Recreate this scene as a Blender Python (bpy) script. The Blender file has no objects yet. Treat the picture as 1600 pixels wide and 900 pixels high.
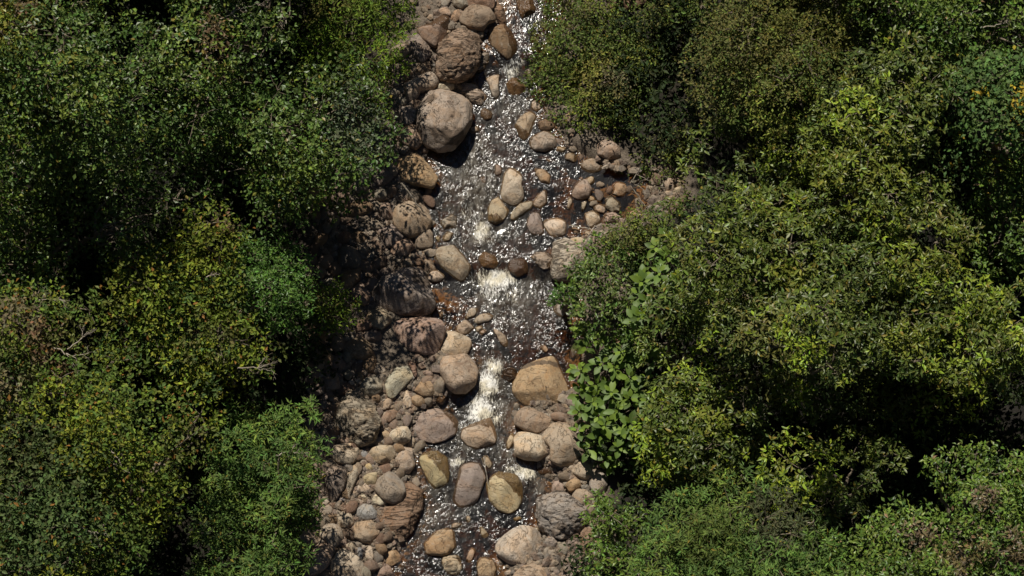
import bpy, bmesh, math, random
import numpy as np
from mathutils import Vector, Matrix

random.seed(7); RNG = np.random.default_rng(7)
scene = bpy.context.scene
COL = scene.collection

# ------------------------------------------------------------------ camera
TILT = math.radians(20); DIST = 45.0; M_PX = 0.01
cam_d = bpy.data.cameras.new('camera'); cam = bpy.data.objects.new('camera', cam_d); COL.objects.link(cam)
cam_d.sensor_width = 36; cam_d.lens = 36 * DIST / 16.0; cam_d.clip_start = 1; cam_d.clip_end = 2000
cam.location = (0, -DIST * math.sin(TILT), DIST * math.cos(TILT)); cam.rotation_euler = (TILT, 0, 0)
scene.camera = cam
# ------------------------------------------------------------------ world, sun, exposure
SUN_EL = math.radians(56); SH = Vector((0.34, -0.94, 0)).normalized()      # direction the shadows fall on the ground
w = bpy.data.worlds.new('World'); scene.world = w; w.use_nodes = True
nt = w.node_tree; bg = nt.nodes['Background']; sky = nt.nodes.new('ShaderNodeTexSky')
sky.sky_type = 'NISHITA'; sky.sun_disc = False; sky.altitude = 1500; sky.air_density = .8; sky.dust_density = .3; sky.sun_elevation = SUN_EL
sky.sun_rotation = math.atan2(-SH.x, -SH.y)
nt.links.new(sky.outputs[0], bg.inputs[0]); bg.inputs[1].default_value = 0.05
sun_d = bpy.data.lights.new('sun', 'SUN'); sun_d.energy = 5.0; sun_d.angle = math.radians(0.5); sun_d.color = (1, 0.94, 0.84)
sun = bpy.data.objects.new('sun', sun_d); COL.objects.link(sun)
ld = Vector((SH.x * math.cos(SUN_EL), SH.y * math.cos(SUN_EL), -math.sin(SUN_EL)))
sun.rotation_euler = ld.to_track_quat('-Z', 'Y').to_euler(); sun.location = (0, 0, 30)
scene.view_settings.view_transform = 'Standard'; scene.view_settings.look = 'None'
scene.view_settings.exposure = 0.0; scene.view_settings.gamma = 1.0

# ------------------------------------------------------------------ helpers
def at(px, py, z):
    """world point on the level z that the photograph shows at (px, py) of 1600x900"""
    u = (px - 800) * M_PX / DIST; v = (450 - py) * M_PX / DIST
    st, ct = math.sin(TILT), math.cos(TILT)
    d = Vector((u, st + v * ct, -ct + v * st)); o = cam.location
    return o + d * ((z - o.z) / d.z)
def ata(P, z):
    P = np.asarray(P, float); z = np.broadcast_to(np.asarray(z, float), (len(P),))
    u = (P[:, 0] - 800) * M_PX / DIST; v = (450 - P[:, 1]) * M_PX / DIST
    st, ct = math.sin(TILT), math.cos(TILT)
    d = np.stack([u, st + v * ct, -ct + v * st], 1); o = np.array(cam.location)
    return o + d * ((z - o[2]) / d[:, 2])[:, None]
_zp = [(-900, 1.3), (-100, .92), (0, .84), (88, .80), (125, .62), (200, .56), (300, .47), (345, .36), (395, .31), (415, .30), (440, .12),
       (545, .06), (580, -.03), (650, -.17), (700, -.21), (765, -.31), (900, -.36), (1000, -.42), (1900, -.9)]
_zy = np.array([(450 - p) * 0.01064 for p, z in _zp])[::-1]; _zz = np.array([z for p, z in _zp])[::-1] * .4
def zw(y): return np.interp(y, _zy, _zz)                     # level of the water along the stream
_ch = [(-900, 620, 1000), (-100, 770, 900), (0, 776, 880), (40, 775, 880), (80, 752, 860), (130, 735, 850), (180, 712, 850), (230, 672, 880),
       (262, 672, 930), (275, 665, 1000), (300, 655, 1014), (330, 655, 1008), (352, 655, 960), (375, 650, 905), (400, 655, 868), (430, 665, 880),
       (470, 675, 905), (520, 688, 905), (560, 728, 905), (600, 738, 900), (625, 690, 815), (660, 655, 806), (700, 648, 815), (730, 650, 855), (760, 652, 872),
       (800, 650, 850), (830, 640, 830), (850, 618, 790), (900, 606, 785), (1000, 600, 790), (1900, 500, 900)]
_cy = np.array([(450 - c[0]) * 0.01064 for c in _ch])[::-1]
_cl = np.array([(c[1] - 800) * .01 for c in _ch])[::-1]; _cr = np.array([(c[2] - 800) * .01 for c in _ch])[::-1]
def hsh(i, j, k):
    h = (i.astype(np.int64) * 374761393 + j.astype(np.int64) * 668265263 + k.astype(np.int64) * 1274126177) & 0xffffffff
    h = ((h ^ (h >> 13)) * 1274126177) & 0xffffffff
    h = ((h ^ (h >> 16)) * 2246822519) & 0xffffffff
    return ((h ^ (h >> 15)) & 0xffffff) / float(0xffffff)
def vnoise(P):
    F = np.floor(P); f = P - F; f = f * f * (3 - 2 * f); F = F.astype(np.int64); i, j, k = F[:, 0], F[:, 1], F[:, 2]
    x, y, z = f[:, 0], f[:, 1], f[:, 2]
    def e(a, b, c): return hsh(i + a, j + b, k + c)
    x00 = e(0, 0, 0) * (1 - x) + e(1, 0, 0) * x; x10 = e(0, 1, 0) * (1 - x) + e(1, 1, 0) * x
    x01 = e(0, 0, 1) * (1 - x) + e(1, 0, 1) * x; x11 = e(0, 1, 1) * (1 - x) + e(1, 1, 1) * x
    return ((x00 * (1 - y) + x10 * y) * (1 - z) + (x01 * (1 - y) + x11 * y) * z) * 2 - 1
def fbm(P, o=4, g=.5):
    s = 0; a = 1; t = 0
    for q in range(o):
        s = s + a * vnoise(P * 2 ** q + 17.3 * q); t += a; a *= g
    return s / t
def sstep(a, b, x):
    t = np.clip((x - a) / (b - a), 0, 1); return t * t * (3 - 2 * t)
def p3(x, y, s, z=0.): return np.stack([x * s, y * s, np.full_like(x, z)], 1)
def ground(x, y):
    """height of the ravine floor: a channel under the stream, gravel banks, wooded sides, added outer walls"""
    x = np.atleast_1d(np.asarray(x, float)); y = np.atleast_1d(np.asarray(y, float))
    wob = .08 * fbm(p3(x, y, 1.7, 3.1), 3)
    l = np.interp(y, _cy, _cl); r = np.interp(y, _cy, _cr)
    s = np.maximum(l - x, x - r) + wob
    inn = -.24 * sstep(0, .45, -s) + .0
    out = .16 * sstep(-.05, .3, s) + .06 * np.clip(s, 0, 2) + .22 * np.clip(s - 2, 0, 60) + 1.5 * np.clip(s - 13, 0, 60)  # steep outer walls added out of view to cut sky light
    n = .05 * fbm(p3(x, y, 2.3, 9), 3) + .018 * fbm(p3(x, y, 11, 5), 3)
    return zw(y) - .04 + inn + np.minimum(out, 48) + n
def surf(px, py, dz=0):
    z = .2
    for q in range(5):
        p = at(px, py, z); z = float(max(ground(p.x, p.y)[0], zw(p.y) - .12)) + dz
    return at(px, py, z)

def mesh_np(name, V, T, mats=(), attrs=None, smooth=False):
    me = bpy.data.meshes.new(name); V = np.asarray(V, np.float32); T = np.asarray(T, np.int32)
    me.vertices.add(len(V)); me.vertices.foreach_set('co', V.ravel())
    k = T.shape[1]; me.loops.add(T.size); me.loops.foreach_set('vertex_index', T.ravel())
    me.polygons.add(len(T)); me.polygons.foreach_set('loop_start', np.arange(0, T.size, k, dtype=np.int32))
    me.polygons.foreach_set('use_smooth', np.full(len(T), smooth, bool))
    for a, (ty, val) in (attrs or {}).items():
        at_ = me.attributes.new(a, ty, 'POINT')
        if ty == 'FLOAT': at_.data.foreach_set('value', np.asarray(val, np.float32))
        else:
            c = np.ones((len(V), 4), np.float32); c[:, :3] = val; at_.data.foreach_set('color', c.ravel())
    for m in mats: me.materials.append(m)
    me.update(calc_edges=True); return me
def obj(name, me, parent=None, label=None, cat=None, group=None, kind=None):
    o = bpy.data.objects.new(name, me); COL.objects.link(o)
    if parent: o.parent = parent
    if label: o['label'] = label
    if cat: o['category'] = cat
    if group: o['group'] = group
    if kind: o['kind'] = kind
    return o

# ------------------------------------------------------------------ materials
class N:
    def __init__(s, name):
        s.m = bpy.data.materials.new(name); s.m.use_nodes = True; s.t = s.m.node_tree; s.t.nodes.clear()
        s.out = s.n('OutputMaterial')
    def n(s, ty, **k):
        x = s.t.nodes.new('ShaderNode' + ty)
        for a, b in k.items():
            if hasattr(x, a): setattr(x, a, b)
        return x
    def l(s, a, b): s.t.links.new(a, b)
    def mix(s, f, a, b, mode='MIX'):
        x = s.n('Mix', data_type='RGBA', blend_type=mode)
        for i, v in ((0, f), (6, a), (7, b)):
            if hasattr(v, 'is_output'): s.l(v, x.inputs[i])
            elif i == 0: x.inputs[0].default_value = v
            else: x.inputs[i].default_value = tuple(v) + (1,)
        return x.outputs[2]
    def math(s, op, a, b=0., c=False):
        x = s.n('Math', operation=op, use_clamp=c)
        for i, v in ((0, a), (1, b)):
            if hasattr(v, 'is_output'): s.l(v, x.inputs[i])
            else: x.inputs[i].default_value = v
        return x.outputs[0]
    def ramp(s, f, a, b, va=0., vb=1.):
        x = s.n('MapRange', interpolation_type='SMOOTHSTEP'); s.l(f, x.inputs[0])
        for i, v in ((1, a), (2, b), (3, va), (4, vb)): x.inputs[i].default_value = v
        return x.outputs[0]
    def noise(s, v, sc, det=4, ro=.55, dist=0.):
        x = s.n('TexNoise'); s.l(v, x.inputs['Vector']); x.inputs['Scale'].default_value = sc
        x.inputs['Detail'].default_value = det; x.inputs['Roughness'].default_value = ro; x.inputs['Distortion'].default_value = dist
        return x.outputs[0]
    def bump(s, h, st, d=.02, nrm=None):
        x = s.n('Bump'); s.l(h, x.inputs['Height']); x.inputs['Strength'].default_value = st; x.inputs['Distance'].default_value = d
        if nrm: s.l(nrm, x.inputs['Normal'])
        return x.outputs[0]
    def attr(s, nm, o='Fac'):
        x = s.n('Attribute'); x.attribute_name = nm; return x.outputs[o]
def hsv_jit(s, col, fac, lo, hi):
    r = s.ramp(fac, 0, 1, lo, hi); x = s.n('HueSaturation'); s.l(r, x.inputs['Value']); s.l(col, x.inputs['Color']); return x.outputs[0]

def rock_material(name, kind):
    s = N(name); tc = s.n('TexCoord').outputs['Object']; oi = s.n('ObjectInfo')
    off = s.n('VectorMath', operation='ADD'); s.l(tc, off.inputs[0])
    rv = s.math('MULTIPLY', oi.outputs['Random'], 50.); cb = s.n('CombineXYZ'); s.l(rv, cb.inputs[0]); s.l(rv, cb.inputs[2]); s.l(cb.outputs[0], off.inputs[1])
    v = off.outputs[0]
    base = oi.outputs['Color'] if kind != 'gravel' else s.attr('col', 'Color')
    n1 = s.noise(v, 3.2, 6, .66, 1.0); n2 = s.noise(v, 13, 7, .72); n3 = s.noise(v, 48, 4, .7)
    dark = s.mix(1.0, base, (.62, .55, .50), 'MULTIPLY'); warm = s.mix(1.0, base, (1.04, .91, .78), 'MULTIPLY'); pale = s.mix(.6, base, (.52, .47, .39))
    c = s.mix(s.ramp(n1, .42, .66), base, warm)
    c = s.mix(s.ramp(n2, .52, .72, 0, .7), c, pale)
    n4 = s.noise(v, 4.6, 6, .72, 1.6); c = s.mix(s.ramp(s.math('ADD', s.attr('stain_shade'), s.math('MULTIPLY', s.math('SUBTRACT', n2, .5), 1.2)), .45, .75, 0, .85), c, (.085, .062, .045))
    c = s.mix(s.ramp(n4, .52, .66, 0, .9), c, dark)
    c = s.mix(s.ramp(n3, .35, .7, .35, 0), c, (.10, .075, .055))
    hb = s.math('ADD', s.math('MULTIPLY', n2, .6), s.math('MULTIPLY', n3, .35))
    if kind == 'layer':
        mp = s.n('Mapping'); s.l(v, mp.inputs[0]); mp.inputs['Scale'].default_value = (1.6, 5.5, 4); mp.inputs['Rotation'].default_value = (.3, .25, .5)
        n5 = s.noise(mp.outputs[0], 1.5, 6, .62, 1.1)
        rid = s.math('ABSOLUTE', s.math('SUBTRACT', n5, .5)); cr = s.ramp(rid, 0, .035)
        c = s.mix(s.math('MULTIPLY', s.math('SUBTRACT', 1., cr), .7), c, (.09, .06, .04))
        hb = s.math('ADD', hb, s.math('ADD', s.math('MULTIPLY', cr, 1.0), s.math('MULTIPLY', n5, 1.5)))
    else:
        vo = s.noise(v, 2.9, 4, .62, 1.6); rid = s.math('ABSOLUTE', s.math('SUBTRACT', vo, .5)); cr = s.ramp(rid, 0, .013)
        c = s.mix(s.math('MULTIPLY', s.math('SUBTRACT', 1., cr), .2), c, (.085, .06, .042))
        hb = s.math('ADD', hb, s.math('MULTIPLY', cr, .7))
    p = s.n('BsdfPrincipled')
    wet = s.attr('wet')
    wn = s.ramp(s.math('ADD', wet, s.math('MULTIPLY', s.math('SUBTRACT', n3, .5), .5)), .42, .58)
    wcol = s.mix(1.0, c, (.36, .29, .21), 'MULTIPLY')
    c = s.mix(wn, c, wcol); s.l(c, p.inputs['Base Color'])
    s.l(s.ramp(wn, 0, 1, .9, .22), p.inputs['Roughness'])
    s.l(s.ramp(wn, 0, 1, .25, .5), p.inputs['Specular IOR Level'])
    s.l(s.bump(hb, .9, .032), p.inputs['Normal']); s.l(p.outputs[0], s.out.inputs[0]); return s.m
M_ROCK = rock_material('river_rock', 'plain'); M_LAYER = rock_material('layered_rock', 'layer'); M_GRAVEL = rock_material('gravel_stone', 'gravel')

def soil_material():
    s = N('stream_bank_soil'); tc = s.n('TexCoord').outputs['Object']
    n1 = s.noise(tc, 1.5, 6, .6); n2 = s.noise(tc, 22, 6, .7); n3 = s.noise(tc, 70, 3, .6)
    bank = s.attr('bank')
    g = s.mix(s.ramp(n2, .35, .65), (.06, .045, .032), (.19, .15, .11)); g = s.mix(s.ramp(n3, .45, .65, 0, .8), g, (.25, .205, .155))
    f = s.mix(s.ramp(n1, .4, .6), (.012, .010, .007), (.024, .019, .010))  # near-black floor colour stands in for the shade under the crowns
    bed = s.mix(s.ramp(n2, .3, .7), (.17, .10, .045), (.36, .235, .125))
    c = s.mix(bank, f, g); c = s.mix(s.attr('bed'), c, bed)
    p = s.n('BsdfPrincipled'); s.l(c, p.inputs['Base Color']); p.inputs['Roughness'].default_value = .9
    s.l(s.bump(s.math('ADD', n2, s.math('MULTIPLY', n3, .6)), .9, .03), p.inputs['Normal']); s.l(p.outputs[0], s.out.inputs[0]); return s.m
M_SOIL = soil_material()

def water_material():
    s = N('tannin_stream_water'); tc = s.n('TexCoord').outputs['Object']
    foam = s.attr('foam'); air = s.attr('air'); dep = s.attr('depth'); calm = s.attr('calm')
    mp = s.n('Mapping'); s.l(tc, mp.inputs[0]); mp.inputs['Scale'].default_value = (1.5, .72, 1)
    w1 = s.noise(mp.outputs[0], 12, 2, .5, 1.6); w2 = s.noise(mp.outputs[0], 27, 1, .5, 1.2)
    h = s.math('ADD', w1, s.math('MULTIPLY', w2, .30))
    bp = s.n('Bump'); s.l(h, bp.inputs['Height']); s.l(s.math('MULTIPLY', s.ramp(calm, 0, 1, 1., .16), s.ramp(s.noise(mp.outputs[0], 2.6, 4, .65, 1.6), .40, .60, .2, 1.15)), bp.inputs['Strength']); bp.inputs['Distance'].default_value = .0185
    nrm = bp.outputs[0]
    tr = s.n('BsdfTransparent'); s.l(s.mix(s.ramp(dep, .03, .32), (.88, .69, .44), (.30, .175, .08)), tr.inputs[0])
    am = s.n('Math', operation='ADD'); am.inputs[1].default_value = .02; df = s.n('BsdfDiffuse'); s.l(nrm, df.inputs['Normal'])
    s.l(s.mix(s.ramp(s.noise(mp.outputs[0], 8, 5, .7, 1), .35, .65), (.05, .038, .026), (.24, .215, .175)), df.inputs[0])
    m1 = s.n('MixShader'); s.l(am.outputs[0], m1.inputs[0]); s.l(s.math('MULTIPLY', air, s.ramp(s.noise(mp.outputs[0], 6, 5, .7, 1.), .36, .6, .15, .85)), am.inputs[0]); s.l(tr.outputs[0], m1.inputs[1]); s.l(df.outputs[0], m1.inputs[2])
    gl = s.n('BsdfGlossy'); gl.inputs['Roughness'].default_value = .15; s.l(nrm, gl.inputs['Normal']); gl.inputs[0].default_value = (1, 1, 1, 1)
    fr = s.n('Fresnel'); fr.inputs[0].default_value = 1.5; s.l(nrm, fr.inputs[1])
    g2 = s.n('BsdfGlossy'); g2.inputs['Roughness'].default_value = .36; s.l(nrm, g2.inputs['Normal']); gm = s.n('MixShader'); gm.inputs[0].default_value = .14; s.l(gl.outputs[0], gm.inputs[1]); s.l(g2.outputs[0], gm.inputs[2])
    m2 = s.n('MixShader'); s.l(s.math('MULTIPLY', fr.outputs[0], s.ramp(air, .3, 1., 1., .45)), m2.inputs[0]); s.l(m1.outputs[0], m2.inputs[1]); s.l(gm.outputs[0], m2.inputs[2])
    mf = s.n('Mapping'); s.l(tc, mf.inputs[0]); mf.inputs['Scale'].default_value = (2.0, .75, 1)
    f1 = s.noise(mf.outputs[0], 12, 7, .74, 1.5)
    fm = s.ramp(s.math('ADD', foam, s.math('MULTIPLY', s.math('SUBTRACT', f1, .5), 2.9)), .5, 1.2)
    fd = s.n('BsdfDiffuse'); s.l(s.mix(s.ramp(s.noise(tc, 4, 3), .4, .6), (.82, .80, .74), (.68, .62, .48)), fd.inputs[0]); s.l(nrm, fd.inputs['Normal'])
    m3 = s.n('MixShader'); s.l(fm, m3.inputs[0]); s.l(m2.outputs[0], m3.inputs[1]); s.l(fd.outputs[0], m3.inputs[2])
    s.l(m3.outputs[0], s.out.inputs[0]); return s.m
M_WATER = water_material()

def leaf_material(name, rough, spec, src, trans=.14, veins=False):
    s = N(name)
    c = s.attr('col', 'Color') if src == 'attr' else s.n('ObjectInfo').outputs['Color']
    if veins:
        tc = s.n('TexCoord').outputs['Object']; sp = s.n('SeparateXYZ'); s.l(tc, sp.inputs[0])
        ay = s.math('ABSOLUTE', sp.outputs[1]); q = s.math('SUBTRACT', sp.outputs[0], s.math('MULTIPLY', ay, .9))
        st = s.math('ABSOLUTE', s.math('SINE', s.math('MULTIPLY', q, 26.)))
        vein = s.math('MAXIMUM', s.ramp(st, 0, .16, 1, 0), s.ramp(ay, .0, .025, 1, 0))
        c = s.mix(s.math('MULTIPLY', vein, .4), c, (.16, .25, .07))
    p = s.n('BsdfPrincipled'); s.l(c, p.inputs['Base Color']); p.inputs['Roughness'].default_value = rough; p.inputs['Specular IOR Level'].default_value = spec
    t = s.n('BsdfTranslucent'); s.l(s.mix(1., c, (1.3, 1.5, .5), 'MULTIPLY'), t.inputs[0])
    m = s.n('MixShader'); m.inputs[0].default_value = trans; s.l(p.outputs[0], m.inputs[1]); s.l(t.outputs[0], m.inputs[2]); s.l(m.outputs[0], s.out.inputs[0]); return s.m
M_LEAF = leaf_material('matt_foliage', .6, .14, 'attr'); M_LEAFG = leaf_material('glossy_foliage', .42, .32, 'attr', .14)
M_LEAFO = leaf_material('glossy_leaf', .42, .32, 'obj', .14); M_BIG = leaf_material('broad_soft_leaf', .5, .3, 'obj', .25, True)
def bark_material(name, a, b):
    s = N(name); tc = s.n('TexCoord').outputs['Object']; n = s.noise(tc, 18, 5, .65)
    p = s.n('BsdfPrincipled'); s.l(s.mix(s.ramp(n, .35, .65), a, b), p.inputs['Base Color']); p.inputs['Roughness'].default_value = .85
    s.l(s.bump(n, .6, .01), p.inputs['Normal']); s.l(p.outputs[0], s.out.inputs[0]); return s.m
M_BARK = bark_material('grey_brown_bark', (.10, .075, .05), (.22, .18, .13)); M_DEAD = bark_material('bleached_dead_wood', (.20, .165, .12), (.40, .35, .28))

# ------------------------------------------------------------------ ground
def grid(x0, x1, y0, y1, st):
    xs = np.arange(x0, x1 + st / 2, st); ys = np.arange(y0, y1 + st / 2, st); X, Y = np.meshgrid(xs, ys); nx, ny = len(xs), len(ys)
    i = (np.arange(ny - 1)[:, None] * nx + np.arange(nx - 1)[None]).ravel()
    return X.ravel(), Y.ravel(), np.stack([i, i + 1, i + 1 + nx, i + nx], 1)
def nonuni(xs, ys):
    X, Y = np.meshgrid(xs, ys); nx, ny = len(xs), len(ys); i = (np.arange(ny - 1)[:, None] * nx + np.arange(nx - 1)[None]).ravel()
    return X.ravel(), Y.ravel(), np.stack([i, i + 1, i + 1 + nx, i + nx], 1)
far = np.array([150, 110, 80, 60, 48, 38, 32, 28, 24, 20, 18, 16, 14, 12.])
xs = np.concatenate([-far, np.arange(-10, -3.6, .2), np.arange(-3.6, 3, .035), np.arange(3, 10.1, .2), far[::-1]])
ys = np.concatenate([-far, np.arange(-9, -5.5, .2), np.arange(-5.5, 5.6, .035), np.arange(5.7, 9.1, .2), far[::-1]])
X, Y, Q = nonuni(xs, ys); Z = ground(X, Y)
l = np.interp(Y, _cy, _cl); r = np.interp(Y, _cy, _cr); S = np.maximum(l - X, X - r)
obj('ground', mesh_np('ground', np.stack([X, Y, Z], 1), Q, [M_SOIL], {'bank': ('FLOAT', np.where(X < l, 1 - sstep(1.2, 2.1, S), 1 - sstep(.5, 1.1, S))), 'bed': ('FLOAT', 1 - sstep(-.12, .05, Z - zw(Y)))}, True), kind='structure')  # bank mask fades early so shaded ground takes the darkened floor colour

# ------------------------------------------------------------------ water
FOAM_GLINT = [(800, 112, 20, 22, .8), (812, 98, 14, 10, .7), (735, 240, 14, 22, .55), (722, 265, 26, 14, .4), (728, 330, 16, 26, .55), (752, 362, 18, 22, 1.0), (770, 375, 20, 10, .6), (745, 340, 20, 14, .6),
        (776, 436, 38, 18, 1.2), (768, 478, 14, 26, .6), (800, 458, 16, 24, .6), (748, 610, 8, 40, .6), (778, 520, 12, 30, .45), (700, 745, 8, 24, .5), (838, 765, 12, 20, .5), (765, 455, 26, 16, .8), (790, 462, 22, 18, .6), (772, 572, 20, 16, 1.05), (762, 600, 20, 26, 1.2), (752, 640, 26, 26, 1.15), (775, 655, 20, 14, .8), (735, 655, 14, 12, .8), (728, 668, 14, 12, .8),
        (712, 722, 16, 12, .9), (818, 740, 22, 16, 1.05), (800, 735, 16, 10, .8), (795, 188, 20, 12, .4), (760, 160, 10, 16, .5), (828, 148, 8, 14, .6), (708, 735, 10, 22, .6), (690, 240, 14, 8, .4), (655, 870, 30, 26, .25)]  # faint last patch paints sun glint near the bottom; the rest is foam
AIR = [(745, 290, 45, 60, .85), (740, 235, 40, 30, .7), (790, 160, 40, 40, .6), (755, 360, 60, 30, .6), (775, 400, 80, 18, .25), (790, 470, 50, 45, .6), (840, 450, 50, 40, .45), (760, 620, 40, 60, .7), (790, 640, 25, 40, .6), (720, 690, 30, 30, .6),
       (800, 715, 40, 18, .6), (680, 800, 45, 50, .45), (840, 760, 25, 20, .5), (820, 60, 20, 30, .0), (750, 680, 60, 20, .4)]
CALM = [(960, 300, 75, 55, 1), (700, 460, 26, 20, .9), (870, 370, 24, 22, .5), (905, 340, 24, 26, .6), (668, 395, 16, 24, .8), (660, 565, 20, 30, .9), (880, 330, 20, 14, .5)]
def blobs(X, Y, L, z):
    f = np.zeros_like(X)
    for px, py, rx, ry, a in L:
        c = at(px, py, float(zw((450 - py) * .01064))); f = np.maximum(f, a * np.exp(-(((X - c.x) / (rx * .01)) ** 2 + ((Y - c.y) / (ry * .0106)) ** 2) * .9))
    return f
X, Y, Q = grid(-2.6, 2.6, -6.2, 6.6, .0165)
l = np.interp(Y, _cy, _cl); r = np.interp(Y, _cy, _cr); S = np.maximum(l - X, X - r)
fo = blobs(X, Y, FOAM_GLINT, 0); ai = np.clip(blobs(X, Y, AIR, 0), 0, 1); ca = np.clip(blobs(X, Y, CALM, 0), 0, 1)
D = np.clip(zw(Y) - ground(X, Y), 0, 1) * (1 - .85 * ca)
wx = .12 * fbm(p3(X, Y, 2.2, 1), 2); wy = .1 * fbm(p3(X, Y, 2.2, 7), 2)
rip = fbm(np.stack([(X + wx) * 6.5, (Y + wy) * 4.2, 0 * X], 1), 4, .62)
rid = 1 - np.abs(fbm(np.stack([(X + wx) * 9, (Y + wy) * 5.5, 0 * X + 5], 1), 3, .6)) * 2
amp = (.004 + .008 * np.clip(ai + fo, 0, 1.2)) * (1 - .93 * ca)
Z = zw(Y) + amp * (1.3 * rip + .7 * rid) + .008 * np.clip(fo, 0, 1) * (.5 + fbm(p3(X, Y, 15, 2), 3))
keep = (S < .55)[Q].all(1); Q = Q[keep]; used = np.zeros(len(X), bool); used[Q] = True; idx = np.cumsum(used) - 1
me = mesh_np('stream_water', np.stack([X, Y, Z], 1)[used], idx[Q], [M_WATER], {'foam': ('FLOAT', fo[used]), 'air': ('FLOAT', ai[used]), 'calm': ('FLOAT', ca[used]), 'depth': ('FLOAT', D[used])}, True)
obj('stream_water', me, kind='structure')
# ------------------------------------------------------------------ stones
PAL = dict(tan=(.36, .285, .21), greytan=(.33, .275, .21), brown=(.25, .18, .13), dbrown=(.17, .11, .07), orange=(.33, .225, .135), cream=(.45, .375, .275),
           purple=(.25, .20, .17), grey=(.27, .24, .205), bluegrey=(.24, .24, .225), green=(.34, .31, .24), pink=(.33, .245, .19), pale=(.44, .37, .29), red=(.24, .155, .11), yellow=(.39, .31, .19))
CNAME = dict(tan='tan', greytan='grey-tan', brown='brown', dbrown='dark brown', orange='orange-brown', cream='cream', purple='purplish brown', grey='grey', bluegrey='bluish grey',
             green='greenish grey', pink='pinkish', pale='pale', red='reddish', yellow='yellowish')
REG = dict(A=(600, 0, 4), B=(560, 225, 4), C=(760, 200, 4), D=(480, 400, 4), E=(720, 430, 4.444), F=(460, 560, 5), G=(700, 560, 5), H=(440, 720, 5), I=(660, 720, 5), P=(0, 0, 1))
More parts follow.
